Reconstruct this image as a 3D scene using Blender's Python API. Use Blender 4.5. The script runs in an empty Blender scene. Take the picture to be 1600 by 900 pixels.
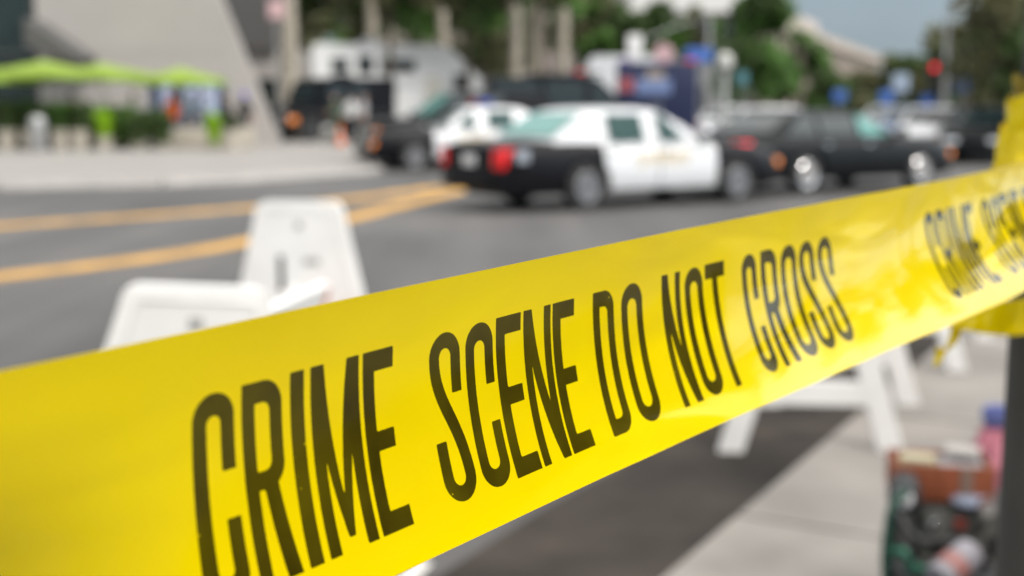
import bpy, bmesh, math, random
import numpy as np
from mathutils import Vector, Matrix, noise
R = math.radians
PI = math.pi
C = bpy.context.scene.collection
SC = bpy.context.scene

# ------------------------------------------------------------------ camera
EYE = 1.5
F_PX = 2000.0
PITCH = math.atan(285 / F_PX)
CT, ST = math.cos(PITCH), math.sin(PITCH)
cam_d = bpy.data.cameras.new('camera')
cam = bpy.data.objects.new('camera', cam_d)
C.objects.link(cam)
cam.location = (0, 0, EYE)
cam.rotation_euler = (PI / 2 - PITCH, 0, 0)
cam_d.sensor_width = 36
cam_d.lens = 36 * F_PX / 1600
cam_d.clip_start = 0.02
cam_d.clip_end = 2000
cam_d.dof.use_dof = True
cam_d.dof.focus_distance = 0.385
cam_d.dof.aperture_fstop = 8.8
cam_d.dof.aperture_blades = 0
SC.camera = cam

# ------------------------------------------------------------------ sky and sun
SUN_EL, SUN_AZ = R(47), R(146)          # azimuth measured clockwise from +Y: behind the camera, to the right
w = bpy.data.worlds.new('World')
SC.world = w
w.use_nodes = True
nt = w.node_tree
bg = nt.nodes['Background']
sky = nt.nodes.new('ShaderNodeTexSky')
sky.sky_type = 'NISHITA'
sky.sun_disc = False
sky.sun_elevation = SUN_EL
sky.sun_rotation = SUN_AZ
# overcast: a cloud layer laid over the clear sky, darker near the horizon and brighter overhead
tc = nt.nodes.new('ShaderNodeTexCoord')
sep = nt.nodes.new('ShaderNodeSeparateXYZ')
nt.links.new(tc.outputs['Generated'], sep.inputs[0])
cr = nt.nodes.new('ShaderNodeValToRGB')
cr.color_ramp.elements[0].position = 0.0
cr.color_ramp.elements[0].color = (2.7, 3.35, 3.85, 1)
cr.color_ramp.elements[1].position = 0.75
cr.color_ramp.elements[1].color = (15.2, 14.8, 14.2, 1)
e = cr.color_ramp.elements.new(0.16)
e.color = (3.7, 4.45, 5.05, 1)
nt.links.new(sep.outputs['Z'], cr.inputs['Fac'])
nz = nt.nodes.new('ShaderNodeTexNoise')
nz.inputs['Scale'].default_value = 3.0
nz.inputs['Detail'].default_value = 5.0
nt.links.new(tc.outputs['Generated'], nz.inputs['Vector'])
mr = nt.nodes.new('ShaderNodeMapRange')
mr.inputs['From Min'].default_value = 0.3
mr.inputs['From Max'].default_value = 0.7
mr.inputs['To Min'].default_value = 0.8
mr.inputs['To Max'].default_value = 1.2
nt.links.new(nz.outputs['Fac'], mr.inputs['Value'])
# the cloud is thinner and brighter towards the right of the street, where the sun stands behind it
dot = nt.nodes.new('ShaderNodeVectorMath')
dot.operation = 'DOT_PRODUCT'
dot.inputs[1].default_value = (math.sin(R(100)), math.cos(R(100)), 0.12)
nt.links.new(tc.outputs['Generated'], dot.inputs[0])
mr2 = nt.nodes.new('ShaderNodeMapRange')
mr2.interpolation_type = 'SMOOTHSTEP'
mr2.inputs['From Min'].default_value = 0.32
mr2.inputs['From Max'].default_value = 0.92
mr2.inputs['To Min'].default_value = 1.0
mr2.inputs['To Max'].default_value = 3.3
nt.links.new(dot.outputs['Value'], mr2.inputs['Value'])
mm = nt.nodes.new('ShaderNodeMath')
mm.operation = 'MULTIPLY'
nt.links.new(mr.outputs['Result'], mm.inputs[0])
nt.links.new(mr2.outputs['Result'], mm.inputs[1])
mul = nt.nodes.new('ShaderNodeVectorMath')
mul.operation = 'SCALE'
nt.links.new(cr.outputs['Color'], mul.inputs[0])
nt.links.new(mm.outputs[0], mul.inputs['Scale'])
mixw = nt.nodes.new('ShaderNodeMix')
mixw.data_type = 'RGBA'
mixw.inputs['Factor'].default_value = 0.92
nt.links.new(sky.outputs['Color'], mixw.inputs['A'])
nt.links.new(mul.outputs['Vector'], mixw.inputs['B'])
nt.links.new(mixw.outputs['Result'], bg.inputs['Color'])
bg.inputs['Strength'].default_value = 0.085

sd = bpy.data.lights.new('sun', 'SUN')
sd.energy = 1.8
sd.angle = R(14)
sd.color = (1.0, 0.955, 0.89)
sun = bpy.data.objects.new('sun', sd)
C.objects.link(sun)
sdir = Vector((math.sin(SUN_AZ) * math.cos(SUN_EL), math.cos(SUN_AZ) * math.cos(SUN_EL), math.sin(SUN_EL)))
sun.rotation_euler = sdir.to_track_quat('Z', 'Y').to_euler()
SC.view_settings.view_transform = 'Standard'
SC.view_settings.look = 'None'
SC.view_settings.exposure = 0.46
SC.view_settings.gamma = 1
SC.cycles.use_denoising = True
SC.cycles.max_bounces = 6
SC.cycles.sample_clamp_indirect = 8


# ------------------------------------------------------------------ helpers
def ray(px, py):
    u, v = (px - 800) / F_PX, (450 - py) / F_PX
    return Vector((u, v * ST + CT, v * CT - ST))


def at(px, py, Y):
    """world point seen at a photo pixel, at forward distance Y"""
    d = ray(px, py)
    return Vector((0, 0, EYE)) + d * (Y / d.y)


def gnd(px, py, z=0.0):
    d = ray(px, py)
    return Vector((0, 0, EYE)) + d * ((z - EYE) / d.z)


def gx(px, Y):
    return at(px, 165, Y).x


MATS = {}


def mat(name, col, rough=0.6, spec=0.5, metal=0.0, var=0.12, scale=8.0, bump=0.0, emit=None, estr=0.0, coat=0.0,
        transl=0.0):
    if name in MATS:
        return MATS[name]
    m = bpy.data.materials.new(name)
    m.use_nodes = True
    n, l = m.node_tree.nodes, m.node_tree.links
    b = n['Principled BSDF']
    b.inputs['Roughness'].default_value = rough
    b.inputs['Specular IOR Level'].default_value = spec
    b.inputs['Metallic'].default_value = metal
    b.inputs['Coat Weight'].default_value = coat
    c = (*col, 1)
    t = n.new('ShaderNodeTexCoord')
    no = n.new('ShaderNodeTexNoise')
    no.inputs['Scale'].default_value = scale
    no.inputs['Detail'].default_value = 6
    l.new(t.outputs['Object'], no.inputs['Vector'])
    r = n.new('ShaderNodeValToRGB')
    r.color_ramp.elements[0].position = 0.3
    r.color_ramp.elements[1].position = 0.72
    r.color_ramp.elements[0].color = (*[max(0, x * (1 - var)) for x in col], 1)
    r.color_ramp.elements[1].color = (*[min(1, x * (1 + var)) for x in col], 1)
    l.new(no.outputs['Fac'], r.inputs['Fac'])
    l.new(r.outputs['Color'], b.inputs['Base Color'])
    if bump:
        bp = n.new('ShaderNodeBump')
        bp.inputs['Strength'].default_value = bump
        bp.inputs['Distance'].default_value = 0.02
        l.new(no.outputs['Fac'], bp.inputs['Height'])
        l.new(bp.outputs['Normal'], b.inputs['Normal'])
    if emit:
        b.inputs['Emission Color'].default_value = (*emit, 1)
        b.inputs['Emission Strength'].default_value = estr
    if transl:
        tr = n.new('ShaderNodeBsdfTranslucent')
        l.new(r.outputs['Color'], tr.inputs['Color'])
        mx = n.new('ShaderNodeMixShader')
        mx.inputs[0].default_value = transl
        l.new(b.outputs[0], mx.inputs[1])
        l.new(tr.outputs[0], mx.inputs[2])
        l.new(mx.outputs[0], n['Material Output'].inputs['Surface'])
    MATS[name] = m
    return m


class MB:
    def __init__(s):
        s.v, s.f, s.m, s.mats = [], [], [], []

    def mi(s, m):
        if m not in s.mats:
            s.mats.append(m)
        return s.mats.index(m)

    def add(s, vs, fs, m):
        o = len(s.v)
        s.v += [tuple(x) for x in vs]
        k = s.mi(m)
        for f in fs:
            s.f.append(tuple(i + o for i in f))
            s.m.append(k)

    def box(s, c, d, m, rz=0, bev=0.0):
        bm = bmesh.new()
        bmesh.ops.create_cube(bm, size=1)
        for v in bm.verts:
            v.co = Vector((v.co.x * d[0], v.co.y * d[1], v.co.z * d[2]))
        if bev:
            bmesh.ops.bevel(bm, geom=list(bm.edges), offset=bev, segments=2, affect='EDGES', profile=0.6)
        M = Matrix.Translation(Vector(c)) @ Matrix.Rotation(rz, 4, 'Z')
        bm.transform(M)
        bm.verts.index_update()
        s.add([v.co for v in bm.verts], [[v.index for v in f.verts] for f in bm.faces], m)
        bm.free()

    def tube(s, pts, rad, m, n=10, cap=True):
        pts = [Vector(p) for p in pts]
        if not hasattr(rad, '__len__'):
            rad = [rad] * len(pts)
        vs, fs = [], []
        up = None
        for i, p in enumerate(pts):
            t = (pts[min(i + 1, len(pts) - 1)] - pts[max(i - 1, 0)]).normalized()
            if up is None:
                up = t.orthogonal().normalized()
            up = (up - t * up.dot(t)).normalized()
            b = t.cross(up)
            for k in range(n):
                a = 2 * PI * k / n
                vs.append(p + (up * math.cos(a) + b * math.sin(a)) * rad[i])
        for i in range(len(pts) - 1):
            for k in range(n):
                fs.append((i * n + k, i * n + (k + 1) % n, (i + 1) * n + (k + 1) % n, (i + 1) * n + k))
        if cap:
            fs.append(tuple(range(n))[::-1])
            fs.append(tuple(range((len(pts) - 1) * n, len(pts) * n)))
        s.add(vs, fs, m)

    def lathe(s, prof, m, axis='Z', c=(0, 0, 0), n=20):
        vs, fs = [], []
        c = Vector(c)
        for (r_, h) in prof:
            for k in range(n):
                a = 2 * PI * k / n
                x, y = r_ * math.cos(a), r_ * math.sin(a)
                p = Vector((x, y, h)) if axis == 'Z' else (Vector((x, h, y)) if axis == 'Y' else Vector((h, x, y)))
                vs.append(c + p)
        for i in range(len(prof) - 1):
            for k in range(n):
                q = (i * n + k, i * n + (k + 1) % n, (i + 1) * n + (k + 1) % n, (i + 1) * n + k)
                fs.append(q)
        fs.append(tuple(range(n))[::-1])
        fs.append(tuple(range((len(prof) - 1) * n, len(prof) * n)))
        s.add(vs, fs, m)

    def prism(s, poly, thick, m, M=None):
        """poly in (x, z), extruded along y by thick (centred)"""
        n = len(poly)
        vs = [Vector((x, -thick / 2, z)) for x, z in poly] + [Vector((x, thick / 2, z)) for x, z in poly]
        if M is not None:
            vs = [M @ v for v in vs]
        fs = [tuple(range(n)), tuple(range(2 * n - 1, n - 1, -1))]
        for i in range(n):
            j = (i + 1) % n
            fs.append((i, i + n, j + n, j))
        s.add(vs, fs, m)

    def build(s, name, parent=None, smooth=35, M=None):
        me = bpy.data.meshes.new(name)
        me.from_pydata(s.v, [], s.f)
        for m in s.mats:
            me.materials.append(m)
        if s.f:
            me.polygons.foreach_set('material_index', s.m)
        bm = bmesh.new()
        bm.from_mesh(me)
        if len(bm.faces) < 20000:
            bmesh.ops.recalc_face_normals(bm, faces=bm.faces)
        bm.to_mesh(me)
        bm.free()
        if M is not None:
            me.transform(M)
        if smooth:
            me.polygons.foreach_set('use_smooth', [True] * len(me.polygons))
            me.set_sharp_from_angle(angle=R(smooth))
        me.update()
        o = bpy.data.objects.new(name, me)
        C.objects.link(o)
        if parent is not None:
            o.parent = parent
        return o


def tag(o, label, cat, group=None, kind=None):
    o['label'] = label
    o['category'] = cat
    if group:
        o['group'] = group
    if kind:
        o['kind'] = kind
    return o


def thing(name, label, cat, loc=(0, 0, 0), rz=0, group=None):
    o = bpy.data.objects.new(name, None)
    o.empty_display_size = 0.2
    C.objects.link(o)
    o.location = loc
    o.rotation_euler = (0, 0, rz)
    return tag(o, label, cat, group)


def struct(o):
    o['kind'] = 'structure'
    return o


def copy_tree(o, parent=None):
    c = o.copy()
    C.objects.link(c)
    if parent is not None:
        c.parent = parent
    for ch in list(o.children):
        copy_tree(ch, c)
    return c


def part(mb, name, parent, label=None, smooth=35):
    o = mb.build(name, parent, smooth)
    if label:
        o['label'] = label
    return o


def quad(mb, pts, m):
    mb.add(pts, [tuple(range(len(pts)))], m)


# ------------------------------------------------------------------ materials
def asphalt_mat():
    m = bpy.data.materials.new('asphalt')
    m.use_nodes = True
    n, l = m.node_tree.nodes, m.node_tree.links
    b = n['Principled BSDF']
    b.inputs['Roughness'].default_value = 0.75
    t = n.new('ShaderNodeTexCoord')
    big = n.new('ShaderNodeTexNoise')
    big.inputs['Scale'].default_value = 0.22
    big.inputs['Detail'].default_value = 4
    fine = n.new('ShaderNodeTexNoise')
    fine.inputs['Scale'].default_value = 60
    fine.inputs['Detail'].default_value = 8
    l.new(t.outputs['Object'], big.inputs['Vector'])
    l.new(t.outputs['Object'], fine.inputs['Vector'])
    r = n.new('ShaderNodeValToRGB')
    r.color_ramp.elements[0].position = 0.35
    r.color_ramp.elements[0].color = (0.060, 0.060, 0.061, 1)
    r.color_ramp.elements[1].position = 0.65
    r.color_ramp.elements[1].color = (0.108, 0.104, 0.102, 1)
    l.new(big.outputs['Fac'], r.inputs['Fac'])
    r2 = n.new('ShaderNodeValToRGB')
    r2.color_ramp.elements[0].position = 0.3
    r2.color_ramp.elements[0].color = (0.75, 0.75, 0.75, 1)
    r2.color_ramp.elements[1].position = 0.7
    r2.color_ramp.elements[1].color = (1.2, 1.2, 1.2, 1)
    l.new(fine.outputs['Fac'], r2.inputs['Fac'])
    mp = n.new('ShaderNodeMapping')
    mp.inputs['Rotation'].default_value = (0, 0, R(29))
    mp.inputs['Scale'].default_value = (1.1, 0.07, 1)
    l.new(t.outputs['Object'], mp.inputs['Vector'])
    trk = n.new('ShaderNodeTexNoise')
    trk.inputs['Scale'].default_value = 1.0
    trk.inputs['Detail'].default_value = 5
    l.new(mp.outputs['Vector'], trk.inputs['Vector'])
    r3 = n.new('ShaderNodeValToRGB')
    r3.color_ramp.elements[0].position = 0.35
    r3.color_ramp.elements[0].color = (0.70, 0.70, 0.71, 1)
    r3.color_ramp.elements[1].position = 0.62
    r3.color_ramp.elements[1].color = (1.12, 1.11, 1.10, 1)
    l.new(trk.outputs['Fac'], r3.inputs['Fac'])
    m0 = n.new('ShaderNodeMix')
    m0.data_type = 'RGBA'
    m0.blend_type = 'MULTIPLY'
    m0.inputs['Factor'].default_value = 1
    l.new(r.outputs['Color'], m0.inputs['A'])
    l.new(r3.outputs['Color'], m0.inputs['B'])
    mx = n.new('ShaderNodeMix')
    mx.data_type = 'RGBA'
    mx.blend_type = 'MULTIPLY'
    mx.inputs['Factor'].default_value = 1
    l.new(m0.outputs['Result'], mx.inputs['A'])
    l.new(r2.outputs['Color'], mx.inputs['B'])
    l.new(mx.outputs['Result'], b.inputs['Base Color'])
    bp = n.new('ShaderNodeBump')
    bp.inputs['Strength'].default_value = 0.4
    bp.inputs['Distance'].default_value = 0.01
    l.new(fine.outputs['Fac'], bp.inputs['Height'])
    l.new(bp.outputs['Normal'], b.inputs['Normal'])
    return m


M_ASPH = asphalt_mat()
M_PATCH = mat('new_asphalt', (0.044, 0.037, 0.032), 0.85, var=0.75, scale=1.5, bump=0.3, spec=.25)
_r = [x for x in M_PATCH.node_tree.nodes if x.type == 'VALTORGB'][0]
_e = _r.color_ramp.elements.new(0.62)
_e.color = (0.050, 0.041, 0.034, 1)
_r.color_ramp.elements[-1].position = 0.78
_r.color_ramp.elements[-1].color = (0.15, 0.095, 0.06, 1)
M_CONC = mat('concrete', (0.25, 0.233, 0.215), 0.85, var=0.26, scale=1.6, bump=0.15)
M_PLAZA = mat('plaza_concrete', (0.245, 0.232, 0.22), 0.85, var=0.08, scale=0.6, bump=0.1)
M_KERB = mat('kerb_concrete', (0.38, 0.36, 0.34), 0.85, var=0.1, scale=3)
M_GROUND = mat('far_ground', (0.18, 0.175, 0.165), 0.9, var=0.2, scale=0.1)
M_YLINE = mat('road_paint', (0.52, 0.285, 0.055), 0.7, var=0.30, scale=2.2)
M_WHITEPL = mat('white_plastic', (0.86, 0.86, 0.85), 0.45, var=0.06, scale=5, bump=0.05)
M_DARKHOLE = mat('slot_shade', (0.05, 0.05, 0.05), 0.7)
M_ORANGE = mat('orange_sheeting', (0.78, 0.16, 0.03), 0.4)
M_POLE = mat('grey_pole_paint', (0.048, 0.046, 0.041), 0.75, var=0.12, scale=30, bump=0.1)
M_BLACK = mat('black_paint', (0.006, 0.006, 0.008), 0.35, spec=0.14, coat=0.02)
M_CHAR = mat('charcoal_paint', (0.006, 0.007, 0.008), 0.35, spec=.14, coat=0.02)
M_WHITE = mat('white_car_paint', (0.60, 0.61, 0.63), 0.3, coat=0.3, var=0.02)
M_NAVY = mat('navy_paint', (0.012, 0.018, 0.060), 0.45, coat=0.2)
M_TYRE = mat('tyre_rubber', (0.022, 0.022, 0.023), 0.85)
M_RIM = mat('steel_rim', (0.20, 0.20, 0.21), 0.4, metal=0.6)
M_CHROME = mat('chrome', (0.8, 0.8, 0.82), 0.08, metal=1.0)
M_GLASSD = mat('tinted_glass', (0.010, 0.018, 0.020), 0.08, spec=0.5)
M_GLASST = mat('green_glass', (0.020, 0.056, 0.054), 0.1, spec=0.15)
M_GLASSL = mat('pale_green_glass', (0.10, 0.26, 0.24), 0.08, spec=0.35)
M_RED = mat('red_lens', (0.75, 0.010, 0.012), 0.2, coat=0.5)
M_REDLIT = mat('red_lens_lit', (0.75, 0.02, 0.03), 0.2, emit=(1, 0.03, 0.05), estr=1.1)
M_AMBER = mat('amber_lens', (0.85, 0.27, 0.06), 0.25, coat=0.4)
M_HEADL = mat('headlight_lens', (0.75, 0.78, 0.82), 0.1, spec=0.9)
M_PLATE = mat('plate_white', (0.75, 0.76, 0.78), 0.4)
M_GOLD = mat('gold_lettering', (0.55, 0.40, 0.16), 0.5)
M_BLUEL = mat('blue_lens', (0.03, 0.06, 0.5), 0.2)
M_BLKPL = mat('black_plastic', (0.018, 0.018, 0.019), 0.5)
M_LIME = mat('lime_fabric', (0.27, 0.39, 0.055), 0.8, transl=0.25)
M_WALLW = mat('pale_concrete_wall', (0.345, 0.32, 0.302), 0.8, var=0.07, scale=0.4)
M_WALLG = mat('grey_wall', (0.085, 0.082, 0.08), 0.8)
M_GLAZ = mat('dark_green_glazing', (0.012, 0.022, 0.020), 0.12, spec=0.7, var=0.5, scale=0.5)
M_MULL = mat('mullion_metal', (0.05, 0.06, 0.06), 0.5)
M_BARKP = mat('pale_bark', (0.33, 0.295, 0.24), 0.9, var=0.45, scale=4, bump=0.4)
M_BARKD = mat('dark_bark', (0.10, 0.08, 0.06), 0.9, var=0.3, scale=4, bump=0.4)
M_LEAFA = mat('leaf_dark', (0.070, 0.115, 0.032), 0.6, var=0.5, scale=1.2, transl=0.25)
M_LEAFB = mat('leaf_mid', (0.09, 0.19, 0.036), 0.6, var=0.5, scale=1.2, transl=0.3)
M_LEAFC = mat('leaf_olive', (0.135, 0.135, 0.062), 0.6, var=0.5, scale=1.2, transl=0.2)
M_LEAFL = mat('leaf_lime', (0.33, 0.55, 0.02), 0.6, var=0.3, scale=3, transl=0.3)
M_POT = mat('cream_pot', (0.42, 0.38, 0.32), 0.8)
M_STEELG = mat('galvanised_steel', (0.36, 0.36, 0.36), 0.45, metal=0.5)
M_BLUES = mat('blue_sign', (0.05, 0.13, 0.42), 0.5)
M_WHITES = mat('white_sign', (0.72, 0.71, 0.70), 0.5)
M_PINKS = mat('pink_sign', (0.50, 0.33, 0.34), 0.5)
M_SKIN = mat('skin', (0.46, 0.26, 0.18), 0.55)
M_HAIR = mat('dark_hair', (0.02, 0.015, 0.012), 0.6)
M_SHOE = mat('dark_shoe', (0.02, 0.02, 0.02), 0.6)
M_BEIGE = mat('beige_stone', (0.37, 0.31, 0.26), 0.8, var=0.06, scale=0.4)
M_BEIGED = mat('dark_window_glass', (0.05, 0.055, 0.06), 0.3)  # dark grey, on windows and on the wall behind the pillars

# ------------------------------------------------------------------ ground
g = MB()
quad(g, [(-900, -200, -0.03), (900, -200, -0.03), (900, 1500, -0.03), (-900, 1500, -0.03)], M_GROUND)
struct(g.build('ground', smooth=0))
g = MB()
quad(g, [(-90, -30, 0), (120, -30, 0), (120, 170, 0), (-90, 170, 0)], M_ASPH)
struct(g.build('road', smooth=0))

# near concrete pavement (flush apron at the road's edge) and the patch of newer asphalt next to it
kd = Vector((0.483, 0.876, 0))
kn = Vector((0.876, -0.483, 0))
k0 = gnd(1050, 900)
a0, a1 = k0 - kd * 14, k0 + kd * 60
g = MB()
SZ = 0.022
# slabs with open joints
L0 = -14.0
while L0 < 60:
    for j in range(4):
        p = k0 + kd * (L0 + 0.012) + kn * (0.0 + j * 1.83 + (0.012 if j else 0))
        dz = random.Random(int(L0 * 7) + j).uniform(-0.002, 0.002)
        q = [p, p + kd * 1.806, p + kd * 1.806 + kn * 1.80, p + kn * 1.80]
        vs = [(v.x, v.y, 0.004) for v in q] + [(v.x, v.y, SZ + dz) for v in q]
        g.add(vs, [(4, 5, 6, 7), (0, 1, 5, 4), (1, 2, 6, 5), (2, 3, 7, 6), (3, 0, 4, 7)], M_CONC)
    L0 += 1.83
struct(g.build('pavement', smooth=0))
g = MB()
q = [a0, a1, a1 + kn * 7.4, a0 + kn * 7.4]
quad(g, [(v.x, v.y, 0.006) for v in q], mat('joint_dirt', (0.16, 0.145, 0.13), 0.9))
struct(g.build('pavement_bed', smooth=0))
g = MB()
rng = random.Random(5)
left, right = [], []
for i in range(60):
    s = -14 + i * 1.2
    left.append(k0 + kd * s - kn * (0.68 + rng.uniform(-0.05, 0.05)))
    right.append(k0 + kd * s - kn * 0.002)
vs = [(v.x, v.y, 0.004) for v in left + right]
g.add(vs, [(i, i + 1, 60 + i + 1, 60 + i) for i in range(59)], M_PATCH)
struct(g.build('road_patch', smooth=0))

# yellow lines (a curved turning pocket)
def paint_strip(pxs, wid, name):
    pts = [gnd(x, y) for x, y in pxs]
    # smooth resample (Catmull-Rom)
    out = []
    n = len(pts)
    for i in range(n - 1):
        p0, p1, p2, p3 = pts[max(i - 1, 0)], pts[i], pts[i + 1], pts[min(i + 2, n - 1)]
        for k in range(10):
            t = k / 10
            out.append(0.5 * ((2 * p1) + (p2 - p0) * t + (2 * p0 - 5 * p1 + 4 * p2 - p3) * t * t + (3 * p1 - p0 - 3 * p2 + p3) * t ** 3))
    out.append(pts[-1])
    vs = []
    for i, p in enumerate(out):
        t = (out[min(i + 1, len(out) - 1)] - out[max(i - 1, 0)])
        t.normalize()
        nn = Vector((-t.y, t.x, 0))
        for s in (-1, 1):
            v = p + nn * s * wid / 2
            vs.append((v.x, v.y, 0.005))
    fs = [(2 * i, 2 * i + 1, 2 * i + 3, 2 * i + 2) for i in range(len(out) - 1)]
    g = MB()
    g.add(vs, fs, M_YLINE)
    return struct(g.build(name, smooth=0))


paint_strip([(-300, 380), (0, 354), (250, 336), (500, 316), (600, 305), (690, 292)], 0.46, 'road_marking')
paint_strip([(-300, 474), (0, 433), (200, 408), (380, 379), (560, 338), (660, 312), (745, 292)], 0.40, 'road_marking')

g = MB()
q = [gnd(560, 960), gnd(655, 876), gnd(676, 884), gnd(590, 975)]
quad(g, [(v.x, v.y, 0.0085) for v in q], mat('white_road_paint', (.62, .61, .58), .7))
struct(g.build('parking_mark', smooth=0))
# far plaza, a kerb and a slab
P0 = gnd(-300, 290, 0.13)
pl = [Vector((-60, 22.5, 0)), Vector((-14.5, 24.2, 0)), gnd(0, 284, 0.13), gnd(250, 279, 0.13), gnd(420, 271, 0.13), gnd(560, 262, 0.13), Vector((-2.2, 33.5, 0)), Vector((-1.4, 38, 0)), Vector((-1.2, 46, 0)),
      Vector((-1.2, 120, 0)), Vector((-60, 120, 0))]
g = MB()
n = len(pl)
g.add([(v.x, v.y, 0.13) for v in pl], [tuple(range(n))], M_PLAZA)
struct(g.build('plaza_pavement', smooth=0))
g = MB()
for i in range(8):
    a, b = pl[i], pl[i + 1]
    t = (b - a).normalized()
    nn = Vector((t.y, -t.x, 0))
    q = [a, b, b + nn * 0.16, a + nn * 0.16]
    vs = [(v.x, v.y, 0.0) for v in q] + [(v.x, v.y, 0.133) for v in q[:2]] + [(v.x, v.y, 0.128) for v in [b + nn * 0.14, a + nn * 0.14]]
    g.add(vs, [(4, 5, 6, 7), (3, 2, 6, 7), (0, 3, 7, 4), (1, 2, 6, 5)], M_KERB)
struct(g.build('kerb', smooth=0))

# ------------------------------------------------------------------ barrier tape
TW = 0.0762
PSI = [0.6292, 0.1204, -0.0093, -0.0478, -0.0585]
EPS = [0.0188, 0.0068, -0.0305, 0.0536]
PHI = [0.1594, 0.2782, 0.0312, 0.0494, 0.0049]
KAP = [0.6953, 0.4965, -0.0554, -0.0210]
TP0 = np.array([-0.1118, 0.2188, 1.4125])


def tpoly(c, s):
    t = (np.clip(s, -0.12, 0.80) - 0.25) / 0.5
    return sum(ci * t ** i for i, ci in enumerate(c))


gs = np.linspace(-0.6, 1.0, 1601)
_psi, _eps = tpoly(PSI, gs), tpoly(EPS, gs)
_T = np.stack([np.cos(_eps) * np.sin(_psi), np.cos(_eps) * np.cos(_psi), np.sin(_eps)], -1)
_Cc = np.concatenate([[np.zeros(3)], np.cumsum((_T[1:] + _T[:-1]) / 2 * (gs[1] - gs[0]), 0)])
_Cc = _Cc - np.array([np.interp(0, gs, _Cc[:, k]) for k in range(3)]) + TP0


def tape_pt(s, v):
    c = np.stack([np.interp(s, gs, _Cc[:, k]) for k in range(3)], -1)
    ps, ep, ph, ka = tpoly(PSI, s), tpoly(EPS, s), tpoly(PHI, s), tpoly(KAP, s)
    t = np.stack([np.cos(ep) * np.sin(ps), np.cos(ep) * np.cos(ps), np.sin(ep)], -1)
    N = np.stack([np.cos(ps), -np.sin(ps), np.zeros_like(ps)], -1)
    B = np.cross(N, t)
    r = np.zeros_like(c)
    for j in range(8):                      # from the centre line up to the top edge
        q = .5 - .5 * (j + .5) / 8
        a = ph + ka * (q - .5)
        r = r - (.5 / 8 * TW) * (-np.cos(a)[..., None] * B + np.sin(a)[..., None] * N)
    sb = np.clip((0.088 - s) / 0.16, 0, 1)
    bend = 2.3 * sb * sb * (3 - 2 * sb) ** 1.0
    for j in range(24):                     # and down again; the near end curls under, a bend added to darken it
        q = v * (j + .5) / 24
        k = np.clip((q - .04) / .70, 0, 1)
        a = ph + ka * (q - .5) - bend * k * k * (3 - 2 * k)
        r = r + (v / 24 * TW)[..., None] * (-np.cos(a)[..., None] * B + np.sin(a)[..., None] * N)
    p = c + r
    # slack film: shallow waves across the normal, stronger towards the far end
    amp = np.clip((s - 0.10) / 0.45, 0.05, 1.0)
    wv = (0.00045 * np.sin(s * 62 + v * 3.1 + 0.6) * np.sin(v * 4.4 - s * 11)
          + 0.00035 * np.sin(s * 31 - v * 5.0 + 1.3)
          + 0.00012 * np.sin(s * 140 + v * 9.0))
    nn = np.cross(B, t)
    return p + (wv * amp)[..., None] * N


# printed letters as a signed distance in tape space (mm): x along, y down
def sd_rr(x, y, x0, x1, y0, y1, r):
    """rounded rectangle, r = (top-left, top-right, bottom-right, bottom-left)"""
    cx, cy = (x0 + x1) / 2, (y0 + y1) / 2
    hx, hy = (x1 - x0) / 2, (y1 - y0) / 2
    dx, dy = x - cx, y - cy
    rr = np.where(dx < 0, np.where(dy < 0, r[0], r[3]), np.where(dy < 0, r[1], r[2]))
    qx, qy = np.abs(dx) - hx + rr, np.abs(dy) - hy + rr
    return np.minimum(np.maximum(qx, qy), 0) + np.hypot(np.maximum(qx, 0), np.maximum(qy, 0)) - rr


def sd_poly(x, y, pts):
    d = np.full(x.shape, 1e9)
    s = np.ones(x.shape)
    n = len(pts)
    for i in range(n):
        (ax, ay), (bx, by) = pts[i], pts[i - 1]
        ex, ey = bx - ax, by - ay
        wx, wy = x - ax, y - ay
        t = np.clip((wx * ex + wy * ey) / (ex * ex + ey * ey), 0, 1)
        d = np.minimum(d, np.hypot(wx - ex * t, wy - ey * t))
        c1, c2, c3 = y >= ay, y < by, ex * wy > ey * wx
        s = np.where((c1 & c2 & c3) | (~c1 & ~c2 & ~c3), -s, s)
    return d * s


def sd_line(x, y, pts, rad):
    d = np.full(x.shape, 1e9)
    for (ax, ay), (bx, by) in zip(pts[:-1], pts[1:]):
        ex, ey = bx - ax, by - ay
        t = np.clip(((x - ax) * ex + (y - ay) * ey) / (ex * ex + ey * ey + 1e-12), 0, 1)
        d = np.minimum(d, np.hypot(x - ax - ex * t, y - ay - ey * t))
    return d - rad


def bez(p0, p1, p2, p3, n=14):
    return [tuple((1 - t) ** 3 * a + 3 * (1 - t) ** 2 * t * b + 3 * (1 - t) * t * t * c + t ** 3 * d for a, b, c, d in zip(p0, p1, p2, p3)) for t in [i / n for i in range(n + 1)]]


LH = 49.6
TX, TY = 4.3, 5.4


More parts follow.
